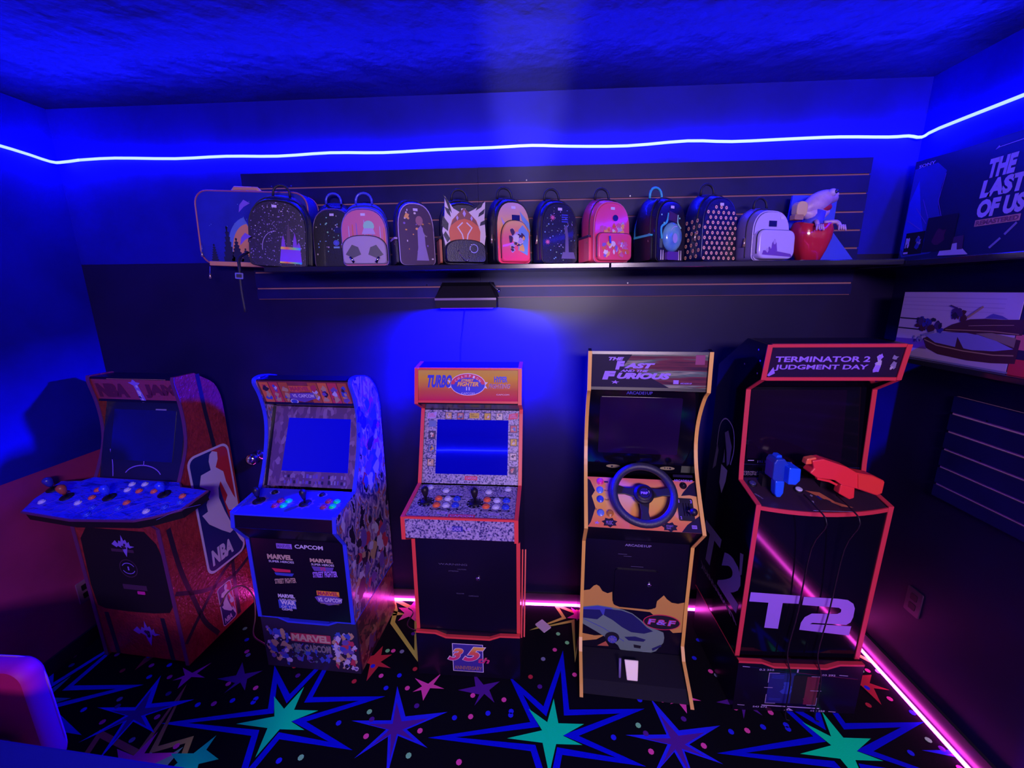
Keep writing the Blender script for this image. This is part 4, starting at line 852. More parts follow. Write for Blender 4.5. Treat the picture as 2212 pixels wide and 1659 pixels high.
# ---- basketball cabinet ---------------------------------------------------------
def hoops():
    W, t = .474, .016; wi = W/2-t
    root = cabinet('leather-orange basketball arcade cabinet with wide blue four-player deck and NBA logo, at the left', -1.914, -.496, -4.7)
    lea = mat('basketball_leather_print', (.24, .02, .03), .28, bump=1, bscale=70, noise=.25, nscale=30)
    stripe = mat('black_seam_print', (.015, .01, .03), .35); tm = mat('plum_edging', (.10, .02, .12), .4)
    fpu = spline([(-.148, .885), (-.178, .943), (-.222, 1.05), (-.238, 1.15), (-.236, 1.26), (-.222, 1.36), (-.226, 1.392)], 4)
    fp = [(-.022, .004), (-.022, .74), (.02, .80), (.02, .84), (-.12, .885)]+fpu
    prof = [(-.464, .004)]+fp+[(-.33, 1.392)]+spline([(-.37, 1.365), (-.43, 1.32), (-.458, 1.25), (-.464, 1.17)], 3)
    white = mat('logo_white', (.52, .42, .80), .4); nv = mat('logo_navy', (.01, .015, .16), .4); rd = mat('logo_red', (.42, .02, .04), .4)
    man = [(.331, .971), (.35, .982), (.377, .967), (.374, .93), (.354, .892), (.394, .851), (.4, .792), (.428, .70), (.445, .662), (.446, .629), (.421, .612), (.387, .632), (.374, .684), (.394, .714), (.367, .808), (.348, .778), (.342, .725), (.361, .642), (.40, .51), (.37, .504), (.324, .549), (.26, .621), (.232, .685), (.266, .689), (.265, .728), (.302, .785), (.247, .836), (.265, .887), (.323, .89), (.32, .937)]
    def logo(b, fr, m, s_=1.0, du=0, dv=0, off=.0006):
        k = lambda p: [((u-.335)*s_+.335+du, (v-.66)*s_+.66+dv) for u, v in p]
        b.poly(fr, k(rrect(.205, .452, .352, .998, .045)), white, off); b.poly(fr, k(rrect(.217, .440, .364, .986, .036)), nv, off+.0004)
        b.poly(fr, k([(.345, .986), (.355, .90), (.36, .75), (.38, .60), (.42, .50), (.440, .48), (.440, .95), (.43, .975), (.404, .986)]), rd, off+.0008)
        b.poly(fr, k(man), white, off+.0012)
        b.poly(fr, k([(.39, .52), (.40, .50), (.425, .43), (.44, .40), (.44, .46), (.41, .56)]), white, off+.0012)
        p0 = k([(.238, .392)])[0]; p1 = k([(.372, .478)])[0]; b.text(fr, 'NBA', p0[0], p1[0], p0[1], p1[1], white, off+.0016, shear=.1, bold=.05)
    def decoR(b, fr):
        b.line(fr, [(.345, 1.385), (.352, 1.2), (.368, 1.0), (.372, .9), (.372, .6), (.36, .4), (.345, .2), (.34, .02)], .022, stripe, .0004)
        b.line(fr, spline([(.06, .72), (.075, .5), (.11, .3), (.14, .15), (.2, .02)], 5), .022, stripe, .0004); b.line(fr, spline([(.03, .12), (.12, .2), (.3, .33), (.48, .37)], 5), .02, stripe, .0004); b.line(fr, spline([(.03, .40), (.18, .30), (.34, .26), (.48, .30)], 5), .02, stripe, .0004)
        logo(b, fr, None); logo(b, fr, None, .36, -.055, -.525)
    side_panels(root, W, t, prof, [fp], lea, lea, tm, None, decoR)
    b = MB(); fr, L = slab(b, (-.026, .02), (-.026, .76), wi, lea)
    door = [(-.205, .640), (-.217, .387), (-.207, .277), (-.17, .262), (-.042, .258), (.10, .262), (.19, .275), (.225, .327), (.222, .548), (.20, .64), (.15, .70), (-.16, .70)]
    b.poly(fr, [(u, v) for u, v in door], matteblack, .001)
    lilb = mat('starburst_violet', (.22, .12, .75), .4); dim = mat('dim_plum_print', (.06, .02, .07), .4)
    def burst(b, fr, cu, cv, s_, seed):
        rg = random.Random(seed)
        b.poly(fr, [(cu+s_*u, cv+s_*v) for u, v in ((-1, .15), (-.62, .5), (-.42, .22), (-.3, .5), (-.12, .42), (0, 1), (.14, .5), (.32, .62), (.42, .3), (.58, .45), (.62, .1), (1, .05), (.55, -.12), (.38, .0), (.28, -.35), (.12, -.9), (-.05, -.5), (-.12, -.15), (-.45, .02), (-.6, -.1))], lilb, .0016)
        b.blobs(fr, cu-s_*.3, cu+s_*.3, cv-s_*.3, cv+s_*.3, [dim, stripe], 5, s_*.08, s_*.16, .002, seed)
    burst(b, fr, .02, .615, .060, 1); b.rect(fr, -.05, .07, .585, .600, dim, .0012)
    b.ring(fr, .02, .50, .048, .048, .004, dim, .0014); b.ring(fr, .02, .50, .036, .030, .004, lilb, .0014, a0=.4, a1=2.7); b.ring(fr, .02, .50, .036, .030, .004, lilb, .0014, a0=3.6, a1=5.9); b.text(fr, '1', .016, .024, .49, .51, lilb, .0016)
    b.rect(fr, -.035, .095, .385, .412, dim, .0012)
    for s_ in (-.16, .15): b.line(fr, [(s_, .0), (s_-.01, .24)], .024, stripe, .0008)
    burst(b, fr, .035, .140, .075, 2)
    b.build('front_panel', root)
    b = MB(); b.prism(front(-.022), rrect(.045, .085, .388, .404, .003), .001, .003, mat('magenta_tag', (.6, .02, .35), .3)); b.build('door_tag', root, 'small glossy magenta tag')
    # wide deck
    dk = ramp_mat('blue_streak_deck', 'noise', 14, [(.3, (.01, .01, .30)), (.5, (.02, .03, .85)), (.62, (.05, .04, .7)), (.72, (.01, .01, .2))], rough=.32, distort=.2, const=False, stretch=(1, 3.5, 1))
    fr = slope(.12, .83, -.14, .90)
    pts = [(-.33, .052), (-.05, .03), (.24, .052), (.30, .075), (.392, .128), (.415, .245), (.27, .255), (.235, .285), (-.235, .285), (-.27, .255), (-.372, .245), (-.365, .128)]
    b = MB().prism(fr, pts, -.012, 0, dk)
    for i in range(9): a = -.3+.08*i; b.line(fr, spline([(a, .06), (a+.05, .12), (a+.12, .16)], 4), .0022, lilb, .0006)
    b.build('control_panel', root)
    b = MB(); ap = pts[:]; b.prism(fr, [(u*.985, .14+(v-.14)*.97) for u, v in pts], -.052, -.012, matteblack); b.build('control_box', root)
    b = MB(); loop_ = [fr.at(u, v, -.006) for u, v in pts]; b.tube(loop_, .0065, tm, 6, closed=True, smooth=False); b.build('edge_trim', root)
    blue = mat('blue_button', (.03, .06, .75), .3); white_ = mat('white_button', (.55, .50, .85), .3); orr = mat('coral_button', (.7, .12, .1), .3)
    for u, v, m_ in ((-.251, .173, orr), (-.119, .119, white_), (-.089, .155, orr), (-.116, .203, orr), (.109, .140, orr), (.105, .105, blue), (.031, .215, white_), (.095, .213, orr), (.169, .217, orr), (.016, .252, white_), (.080, .257, white_), (.333, .200, orr), (.354, .165, blue), (-.30, .11, white_), (-.02, .10, blue), (.0, .06, blue), (.25, .10, white_), (.31, .13, blue)): button(root, fr, u, v, m_, m_, .0115)
    pur = mat('bright_blue_stick', (.02, .04, .95), .3)
    for u, v, m_ in ((-.008, .165, pur), (.235, .205, pur), (-.218, .150, mat('rust_stick', (.35, .06, .03), .35)), (-.345, .190, mat('navy_stick', (.02, .02, .3), .3))): joystick(root, fr, u, v, m_, h=.045, r=.018)
    # screen
    b = MB(); fr, L = slab(b, (-.165, .888), (-.275, 1.255), wi, mat('navy_bezel', (.008, .008, .05), .3), .02)
    b.line(fr, spline([(-.175, .15), (-.155, .09), (-.145, .02)], 5), .005, lilb); b.ring(fr, .02, .02, .105, .062, .005, lilb, a0=.35, a1=2.8, n=24); b.line(fr, [(.02, .08), (.02, .105)], .004, lilb)
    b.rect(fr, .06, .12, .345, .352, lilac2, .001); b.build('screen_bezel', root)
    MB().prism(fr, [(-.17, .10), (.175, .10), (.175, .345), (-.17, .345)], 0, .002, glass).build('monitor_screen', root)
    b = MB(); slab(b, (-.275, 1.257), (-.240, 1.264), wi, black); b.build('marquee_underside', root)
    mq = mat('basketball_marquee', (.24, .03, .07), .3, coat=.4, bump=.5, bscale=90)
    b = MB(); fr, L = slab(b, (-.244, 1.264), (-.226, 1.385), wi, mq, .01)
    dt = mat('maroon_lettering', (.10, .012, .035), .35); tn = mat('tan_rim', (.5, .22, .18), .3)
    b.text(fr, 'NBA', -.205, -.035, .022, .092, dt, bold=.08); b.text(fr, 'JAM', .055, .222, .022, .092, dt, bold=.08); b.line(fr, [(-.2, .006), (.21, .006)], .004, tn); b.line(fr, [(-.13, .116), (.19, .116)], .003, tn)
    b.poly(fr, [(-.02, .1), (.0, .102), (.012, .118), (.025, .102), (.045, .098), (.03, .085), (.035, .06), (.042, .03), (.045, .0), (.02, -.002), (.012, .03), (.01, .06), (.005, .085)], lilb, .001); b.blobs(fr, .008, .038, .0, .09, [white, white, nv], 7, .005, .01, .0014, 7)
    b.build('marquee', root)
    b = MB(); slab(b, (-.226, 1.388), (-.33, 1.388), wi, black); slab(b, (-.33, 1.388), (-.458, 1.25), wi, black); b.build('top_panel', root)
    MB().box(-wi, wi, .452, .463, .02, 1.25, black).build('back_panel', root)
hoops()
# ------------------------------------------------------------------ backpacks on the shelf
ZS = 1.875
def dome(w, h, r=.02, sh=.55, p=.75, k=16):
    """outline of a little backpack: rounded bottom corners and a domed top"""
    out = []
    for i in range(5): a = -PI/2+PI/2*i/4; out.append((w/2-r+r*math.cos(a), r+r*math.sin(a)))
    hb = h*sh
    for i in range(k+1):
        a = PI*i/k; c_, s_ = math.cos(a), math.sin(a)
        out.append((w/2*math.copysign(abs(c_)**p, c_), hb+(h-hb)*abs(s_)**.85))
    for i in range(5): a = PI+PI/2*i/4; out.append((-w/2+r+r*math.cos(a), r+r*math.sin(a)))
    return out
def loft(b, fr, sil, layers, m, cap=None, base=False):
    """layers = (depth along normal, scale, lift)"""
    n = len(sil); cu = 0; cv = sum(p[1] for p in sil)/n; vs = []
    for dn, s_, *k_ in layers:
        for u, v in sil: vs.append(fr.at(u*s_, (v*k_[0] if k_ else cv+(v-cv)*s_), dn))
    fs = []
    for i in range(len(layers)-1):
        for j in range(n): fs.append((i*n+j, i*n+(j+1) % n, (i+1)*n+(j+1) % n, (i+1)*n+j))
    b.add(vs, fs, m, True); k = (len(layers)-1)*n
    b.add(vs[:n], [tuple(range(n))[::-1]], m); b.add(vs[k:k+n], [tuple(range(n))], cap or m)
    return b
def scaled(sil, s_):
    cv = sum(p[1] for p in sil)/len(sil); return [(u*s_, cv+(v-cv)*s_) for u, v in sil]
tagm = mat('white_price_tag', (.6, .5, .9), .5); webb = mat('black_webbing', (.009, .007, .02), .6); gold_ = mat('pale_gold_metal', (.7, .5, .4), .25, metal=.8)
def backpack(label, x, w, h, d, yaw, bodym, frontm, trimm, handlem, deco=None, pocket=None, y=-.20, roll=0, tagx=0, handle=True, sil=None, side_pocket=None, rx=0):
    root = thing('mini_backpack', label, 'backpack', (x, y, ZS+.0005), (R(rx-3), R(roll), R(yaw)), 'small backpacks in a row on the back wall shelf')
    h *= 1.07; sil = sil or dome(w, h); fr = Fr((0, 0, 0), (1, 0, 0), (0, 0, 1))
    b = loft(MB(), fr, sil, [(-d/2, .88, .93), (-d/2+.012, .97, .98), (-d/2+.03, 1.0, 1.0), (d/2-.030, .99, .93), (d/2-.010, .965, .885), (d/2, .93, .86)], bodym, frontm)
    f2 = Fr((0, -d/2, 0), (1, 0, 0), (0, 0, 1)); f2.v = f2.v*.87; f2.u = f2.u*.95
    if deco: deco(b, f2, sil)
    b.build('bag_body', root)
    for dn, nm in ((d/2-.006, 'piping'), (d/2-.035, 'zipper_track')):
        s_ = [(u*(.955 if nm == 'piping' else .99), v*(.878 if nm == 'piping' else .945)+.001) for u, v in sil]; s_ = s_ if nm == 'piping' else s_[3:-3]
        MB().tube([fr.at(u, v, dn) for u, v in s_], .0028 if nm == 'piping' else .0022, trimm if nm == 'piping' else webb, 6, closed=(nm == 'piping')).build(nm, root)
    if handle:
        hh = .045; pa = [fr.at(.034*math.cos(PI*i/10), h-.006+hh*math.sin(PI*i/10)**.7, -d/2+.035) for i in range(11)]
        b = MB(); b.tube(pa, .0052, handlem, 7); b.build('carry_handle', root)
    for s_ in (-1, 1):
        pa = spline([fr.at(s_*.035, h*.86, -d/2-.002), fr.at(s_*.055, h*.6, -d/2-.018), fr.at(s_*.062, h*.3, -d/2-.014), fr.at(s_*.055, .02, -d/2-.001)], 4)
        MB().tube(pa, .006, handlem, 6).build('shoulder_strap', root)
    pl = MB(); pl.tube([(-w/2-.003, -d/2+.036, h*.42), (-w/2-.007, -d/2+.034, h*.42-.035)], [.003, .005], gold_, 8); pl.build('zipper_pull', root)
    if side_pocket:
        q = MB(); q.rbox(Fr((-w/2-.0005, 0, 0), (0, -1, 0), (0, 0, 1)), -d/2+.012, d/2-.02, .006, h*.38, 0, .010, .008, side_pocket[0]); q.build('side_pocket', root)
        MB().rbox(Fr((-w/2-.0005, 0, 0), (0, -1, 0), (0, 0, 1)), -d/2+.011, d/2-.019, h*.37, h*.37+.009, 0, .013, .004, side_pocket[1]).build('pocket_trim', root)
    if pocket: pocket(root, f2, sil)
    MB().rbox(f2, tagx-.010, tagx+.010, h-.032, h-.020, .0015, .0022, .001, tagm).build('price_tag', root)
    return root
def std_pocket(w, h, z0, dp, bodym, trim, deco=None, shape=None, uc=0):
    def f(root, f2, sil):
        s_ = [(u+uc, v+z0) for u, v in (shape or dome(w, h, .014, .5))]
        fr = Fr(f2.at(0, 0, 0), f2.u, f2.v); n = len(s_); cv = sum(p[1] for p in s_)/n; vs = []
        lay = [(-.004, 1.0), (dp-.010, 1.0), (dp-.002, .975), (dp, .93)]
        for dn, k in lay:
            for u, v in s_: vs.append(fr.at(uc+(u-uc)*k, cv+(v-cv)*k, dn))
        b = MB(); b.add(vs, [(i*n+j, i*n+(j+1) % n, (i+1)*n+(j+1) % n, (i+1)*n+j) for i in range(3) for j in range(n)], bodym, True); b.add(vs[-n:], [tuple(range(n))], bodym)
        f3 = Fr(f2.at(0, 0, dp), f2.u, f2.v)
        if deco: deco(b, f3, s_)
        o = b.build('front_pocket', root)
        MB().tube([fr.at(u, v, dp*.6) for u, v in s_[4:-4]], .0022, trim, 6).build('pocket_zipper', o)
    return f
nv_ = mat('navy_leatherette', (.008, .008, .10), .35, coat=.2); bk_ = mat('black_leatherette', (.007, .005, .02), .4, coat=.2, bump=.2, bscale=220)
cobalt = mat('cobalt_leatherette', (.05, .06, .62), .35, coat=.2); violet = mat('violet_patch', (.20, .10, .55), .45); lil_ = mat('lilac_patch', (.42, .30, .72), .45); rose = mat('rose_patch', (.55, .10, .32), .45)
sky = mat('sky_blue_patch', (.16, .30, .75), .45); teal = mat('teal_strap', (.05, .42, .55), .4); rust = mat('rust_orange_patch', (.62, .12, .05), .45); cream = mat('cream_patch', (.65, .55, .72), .45); ember = mat('amber_patch', (.75, .36, .12), .45)
crim = mat('crimson_pvc', (.72, .06, .16), .25, coat=.5); plum = mat('plum_patch', (.05, .015, .08), .5); grn = mat('sage_patch', (.18, .28, .25), .5); mint = mat('mint_patch', (.25, .62, .55), .4)
def speck(mats, n, r0, r1, seed): 
    def f(b, fr, sil):
        rg = random.Random(seed); W_ = max(p[0] for p in sil); H_ = max(p[1] for p in sil); k = 0
        while k < n:
            u = rg.uniform(-W_*.86, W_*.86); v = rg.uniform(.012, H_*.93)
            if v > H_*.6 and (u/(W_*.9))**2+((v-H_*.6)/(H_*.36))**2 > 1: continue
            k += 1; b.disc(fr, u, v, rg.uniform(r0, r1), rg.uniform(r0, r1), rg.choice(mats), .0008, 7)
    return f

# 1 - dark glitter backpack with a shiny holographic tower block
holo = ramp_mat('rainbow_foil', 'grad', 1, [(0, (.02, .7, .35)), (.25, (.9, .8, .1)), (.5, (.95, .2, .1)), (.75, (.3, .8, .2)), (1, (.05, .4, .9))], const=False, grad=('X', -.02, .09), rough=.15, coat=1)
glit = ramp_mat('plum_glitter', 'voronoi', 260, [(0, (.012, .004, .025)), (.88, (.04, .015, .08)), (.96, (.25, .18, .45))], rough=.35)
def deco1(b, fr, sil):
    speck([lil_, cream], 26, .0015, .003, 3)(b, fr, sil)
    v2 = mat('violet_foil', (.35, .12, .65), .2, metal=.4); b.poly(fr, [(.005, .02), (.098, .02), (.092, .085), (.012, .085)], v2, .001)
    for u, h_ in ((.022, .150), (.045, .215), (.070, .165), (.086, .12)): b.poly(fr, [(u-.010, .085), (u+.010, .085), (u+.006, .085+(h_-.085)*.6), (u, h_), (u-.006, .085+(h_-.085)*.6)], v2 if u != .045 else plum, .0012)
    b.poly(fr, [(.010, .082), (.094, .082), (.092, .094), (.012, .094)], holo, .0016); b.poly(fr, [(.006, .016), (.098, .016), (.098, .024), (.006, .024)], holo, .0016); b.ring(fr, -.01, .085, .055, .08, .002, lil_, .001, a0=1.5, a1=3.3)
b1 = backpack('dark glittery backpack with a shiny rainbow foil patch, leftmost of the row beside the duffel', -1.112, .235, .285, .10, 14, bk_, glit, webb, webb, deco1, None, y=-.230, roll=4, tagx=-.01)
st = MB(); st.tube(spline([(-.125, -.03, .05), (-.135, -.09, .02), (-.128, -.112, -.03), (-.125, -.112, -.11), (-.115, -.110, -.20)], 4), .006, webb, 6); st.build('loose_strap', b1)
bu = MB(); bu.rbox(Fr((-.127, -.119, -.055), (1, 0, 0), (0, 0, 1)), -.015, .015, -.012, .012, 0, .003, .003, steel); bu.rbox(Fr((-.127, -.1225, -.055), (1, 0, 0), (0, 0, 1)), -.010, .010, -.007, .007, 0, .001, .002, webb); bu.build('strap_buckle', b1)
for z_, s_ in ((.235, 1), (.105, 1)): q = MB(); q.poly(Fr((-.121, -.058, 0), (1, -.4, 0), (0, 0, 1)), [(-.02, z_), (.0, z_+.02), (.03, z_+.006), (.0, z_-.008), (-.025, z_-.03)], violet, .002); q.build('strap_patch', b1)
# 2
def deco2(b, fr, sil):
    speck([lil_, sky, mint, cream], 34, .002, .0048, 5)(b, fr, sil); b.ring(fr, .012, .125, .014, .014, .004, mat('royal_patch', (.08, .1, .85), .4), .0014); b.disc(fr, .012, .125, .009, .009, mat('royal_patch', (.08, .1, .85), .4), .0012); b.rect(fr, -.002, .026, .098, .107, sky, .0012)
    b.rect(fr, .008, .042, .175, .202, nv_, .0014)
backpack('black backpack scattered with small pale dots and a round blue badge', -.924, .190, .272, .072, 6, bk_, bk_, mat('violet_piping', (.12, .06, .3), .4), cobalt, deco2, y=-.096)
# 3
def deco3(b, fr, sil):
    for i in range(11): u = -.085+.017*i; b.poly(fr, [(u, .09), (u+.006, .09), (u+.004, .215-abs(u)*.45), (u+.001, .218-abs(u)*.4)], [rose, lil_, rust, violet][i % 4], .0008)
    b.disc(fr, .022, .188, .024, .026, mint, .0014, 14); b.poly(fr, [(-.01, .15), (.05, .15), (.04, .178), (-.0, .178)], lil_, .0016)
def poc3(b, fr, s_):
    gry = mat('grey_lilac_patch', (.36, .26, .52), .5); dk = mat('charcoal_patch', (.06, .05, .10), .45)
    for sg in (-1, 1): b.poly(fr, [(sg*.015, .045), (sg*.05, .03), (sg*.078, .045), (sg*.05, .085), (sg*.025, .075)], dk, .0012); b.tube([fr.at(sg*.045, .012, .005), fr.at(sg*.06, .035, .005)], .006, chrome, 8)
backpack('blue and pink backpack with a lilac front pocket and dark patches', -.740, .196, .25, .075, 10, cobalt, rose, violet, cobalt, deco3, std_pocket(.185, .118, .006, .016, mat('grey_lilac_patch', (.36, .26, .52), .5), webb, poc3))
# 4
def deco4(b, fr, sil):
    speck([cream, plum, ember, plum, violet], 46, .002, .007, 8)(b, fr, sil)
    b.poly(fr, [(-.008, .02), (.048, .02), (.036, .09), (.034, .16), (.020, .185), (.004, .165), (.002, .08)], mat('lavender_gown_patch', (.26, .18, .52), .45), .0016); b.disc(fr, .014, .205, .016, .022, mat('muted_rose', (.3, .12, .2), .5), .0016)
    b.disc(fr, .052, .165, .024, .03, plum, .0018); b.line(fr, [(-.045, .215), (-.035, .235)], .016, ember, .0016)
backpack('dark backpack with a tall lavender shape and speckled front', -.528, .155, .262, .115, 30, nv_, plum, lil_, webb, deco4, side_pocket=(bk_, lil_), handle=False)
# 5 horned backpack
ear = [(-.085, .07), (-.098, .15), (-.085, .22), (-.080, .305), (-.045, .252), (0, .228), (.045, .252), (.098, .290), (.092, .21), (.095, .13), (.085, .07)]
def poc5(root, f2, sil):
    b = MB(); b.prism(f2, ear, -.002, .008, cream)
    f3 = Fr(f2.at(0, 0, .008), f2.u, f2.v)
    for pts in ([(-.095, .15), (-.088, .19), (-.066, .16), (-.07, .13)], [(-.082, .27), (-.06, .245), (-.05, .20), (-.062, .215)], [(-.08, .225), (-.06, .215), (-.055, .185), (-.07, .20)], [(.09, .258), (.06, .235), (.05, .215), (.075, .23)], [(.09, .225), (.065, .205), (.06, .19), (.085, .205)], [(.09, .18), (.07, .17), (.066, .155), (.088, .162)], [(-.09, .115), (-.08, .13), (-.062, .10), (-.075, .085)]): b.poly(f3, pts, bk_, .0008)
    b.build('horned_front', root, 'white pointed front flap with black stripes')
    m_ = [(-.062, .085), (-.066, .13), (-.050, .175), (-.02, .205), (0, .222), (.02, .205), (.050, .175), (.066, .13), (.062, .085)]
    b = MB(); b.prism(f3, m_, -.001, .006, rust); f4 = Fr(f3.at(0, 0, .006), f2.u, f2.v)
    b.poly(f4, [(-.06, .15), (-.045, .178), (-.02, .205), (0, .222), (.02, .205), (.045, .178), (.06, .15), (.03, .172), (0, .18), (-.03, .172)], mat('brown_band', (.22, .06, .06), .45), .0008)
    for u, v, s_ in ((0, .20, 1.2), (-.03, .182, .9), (.03, .182, .9)): b.poly(f4, [(u-.006*s_, v), (u, v-.012*s_), (u+.006*s_, v), (u, v+.012*s_)], lil_, .0012)
    for sg in (-1, 1): b.line(f4, [(sg*.008, .165), (sg*.03, .145), (sg*.012, .118), (sg*.008, .098)], .005, cream, .001)
    b.build('oval_patch', root, 'orange oval patch with pale stripes')
def p5b(root, f2, sil):
    poc5(root, f2, sil)
    def chain(b, fr, s_):
        for i in range(12): a = i/11; b.ball(fr.at(-.035+.055*a, .05-.04*math.sin(a*2.6)+.045*max(0, a-.75)*4, .004), .0032, chrome, 8)
        b.ring(fr, .032, .060, .018, .018, .003, steel, .002)
    std_pocket(.175, .092, .004, .026, bk_, webb, chain)(root, f2, sil)
r5 = backpack('black backpack with a white horned flap, orange oval patch and silver chain', -.318, .185, .258, .105, 22, bk_, bk_, webb, webb, None, p5b, side_pocket=(mat('orange_striped_side', (.4, .09, .05), .5), webb))
# 6
sunset = ramp_mat('sunset_leatherette', 'grad', 1, [(0, (.85, .05, .16)), (.35, (.80, .16, .14)), (.6, (.80, .42, .16)), (1, (.5, .3, .55))], const=False, grad=('Z', .02, .25), rough=.3, coat=.3)
def deco6(b, fr, sil): b.rect(fr, -.008, .030, .180, .222, nv_, .0014); b.poly(fr, [(-.06, .21), (-.03, .17), (-.02, .18), (-.02, .16), (-.045, .15)], lil_, .001); b.poly(fr, [(.03, .24), (.075, .19), (.08, .15), (.04, .2)], sky, .001)
def poc6(b, fr, s_): b.poly(fr, [(.008, .05), (.05, .03), (.058, .12), (.03, .15), (.01, .13)], sky, .0008); b.blobs(fr, -.04, .045, .015, .14, [cream, plum, lil_, ember, plum], 22, .008, .018, .001, 31)
backpack('black-sided backpack with a red to amber fading front and an arched pocket', -.118, .16, .262, .12, 28, bk_, sunset, webb, webb, deco6, std_pocket(.13, .165, .004, .022, sunset, webb, poc6))
# 7
def deco7(b, fr, sil):
    speck([lil_, sky, plum, grn], 70, .0012, .0035, 13)(b, fr, sil)
    for u, v, r in ((-.035, .205, .015), (-.06, .095, .014)): b.poly(fr, star(u, v, r, r*.4, 9), rose, .001)
    b.poly(fr, [(.005, .02), (.075, .02), (.066, .05), (.012, .05)], mat('slate_violet_patch', (.10, .07, .26), .5), .0014); b.poly(fr, [(.024, .05), (.026, .12), (.020, .165), (.034, .175), (.04, .12), (.042, .05)], mat('slate_violet_patch', (.10, .07, .26), .5), .0014)
    for k in range(4): b.rect(fr, .008, .038, .186+.010*k, .191+.010*k, cobalt, .0014)
backpack('dark starry backpack with two small pink bursts', .078, .168, .252, .11, 24, nv_, bk_, webb, webb, deco7)
# 8
def deco8(b, fr, sil): b.blobs(fr, -.07, .07, .12, .19, [lil_, rust, rose, ember, cream], 20, .007, .016, .0008, 41); b.disc(fr, .014, .200, .014, .014, nv_, .0022)
def poc8(b, fr, s_): b.blobs(fr, -.075, .075, .012, .09, [lil_, cream, rust, violet, ember, rose], 34, .006, .014, .0008, 43); b.tube([fr.at(-.03, .098, .004), fr.at(-.028, .07, .006)], .0042, mat('blue_pull', (.03, .06, .9), .2), 8)
backpack('glossy crimson backpack printed all over with pale spots', .290, .175, .25, .115, 24, crim, crim, rose, webb, deco8, std_pocket(.162, .108, .004, .024, crim, plum, poc8, rrect(-.081, .081, .0, .108, .02)), side_pocket=(crim, plum))
# 9
def deco9(b, fr, sil):
    b.line(fr, spline([(-.055, .10), (-.06, .15), (-.03, .175), (-.02, .215)], 4), .010, teal, .001); b.line(fr, spline([(.055, .15), (.035, .175), (.035, .21)], 4), .007, mint, .001)
    b.poly(fr, [(-.022, .185), (.03, .175), (.032, .21), (-.018, .225)], plum, .0014)
    for u in (-.062, -.05, .044, .056): b.poly(fr, [(u, .006), (u+.007, .006), (u+.005, .05), (u+.001, .05)], cream, .001)
    for u, v in ((-.06, .205), (.045, .195), (-.045, .17)): b.disc(fr, u, v, .004, .004, mint, .0012, 10)
    for i in range(4): b.line(fr, [(-.066+.004*i, .06), (-.066+.004*i, .1)], .0015, grn, .001)
def orb(root, f2, sil):
    b = MB(); sh = [(.052*math.cos(a), .108+.066*math.sin(a)) for a in [2*PI*i/28 for i in range(28)]]
    om = ramp_mat('crystal_blue_orb', 'noise', 16, [(.3, (.05, .10, .62)), (.5, (.10, .28, .62)), (.7, (.18, .42, .52))], rough=.2, coat=.6, const=False)
    n = len(sh); vs = [f2.at(u*k, .108+(v-.108)*k, dn) for dn, k in ((0, 1), (.008, 1), (.018, .8), (.022, .4)) for u, v in sh]
    b.add(vs, [(i*n+j, i*n+(j+1) % n, (i+1)*n+(j+1) % n, (i+1)*n+j) for i in range(3) for j in range(n)], om, True); b.add(vs[-n:], [tuple(range(n))], om)
    b.ring(f2, .004, .105, .036, .05, .003, lil_, .020, a0=1.4, a1=2.6, n=14); b.disc(f2, -.004, .100, .014, .022, mat('pale_orb_core', (.35, .3, .7), .4), .0235)
    b.build('orb_patch', root, 'round glassy blue patch'); MB().rbox(f2, -.036, .03, .004, .042, 0, .014, .006, mat('purple_base_patch', (.10, .03, .3), .4)).build('orb_stand', root)
backpack('black backpack with a round glassy blue patch and teal top strap', .520, .165, .25, .125, 30, bk_, bk_, webb, teal, deco9, orb, side_pocket=(bk_, teal))
# 10
def deco10(b, fr, sil):
    cr_ = mat('peach_dot', (.85, .48, .32), .5); dk = mat('wine_dot', (.3, .03, .12), .5)
    for j in range(11):
        for i in range(7):
            u = -.082+.027*i+(.0135 if j % 2 else 0); v = .012+.0225*j
            if v > .16 and (u/.085)**2+((v-.16)/.095)**2 > 1 or abs(u) > .084: continue
            b.disc(fr, u, v, .0068, .0078, cr_, .0008, 12); b.disc(fr, u, v, .0032, .0036, dk, .0012, 8)
def sidedots(root, f2, sil):
    cr_ = mat('peach_dot', (.85, .48, .32), .5); dk = mat('wine_dot', (.3, .03, .12), .5); b = MB(); fr = Fr((-.0885, 0, 0), (0, -1, 0), (0, 0, 1))
    for j in range(7):
        for i in range(3): b.disc(fr, -.03+.03*i+(.012 if j % 2 else 0), .02+.023*j, .0068, .0078, cr_, .0022, 12); b.disc(fr, -.03+.03*i+(.012 if j % 2 else 0), .02+.023*j, .0032, .0036, dk, .0026, 8)
    b.build('side_print', root)
backpack('black rounded backpack dotted all over with small peach circles', .722, .176, .258, .115, 22, nv_, bk_, nv_, webb, deco10, sidedots)
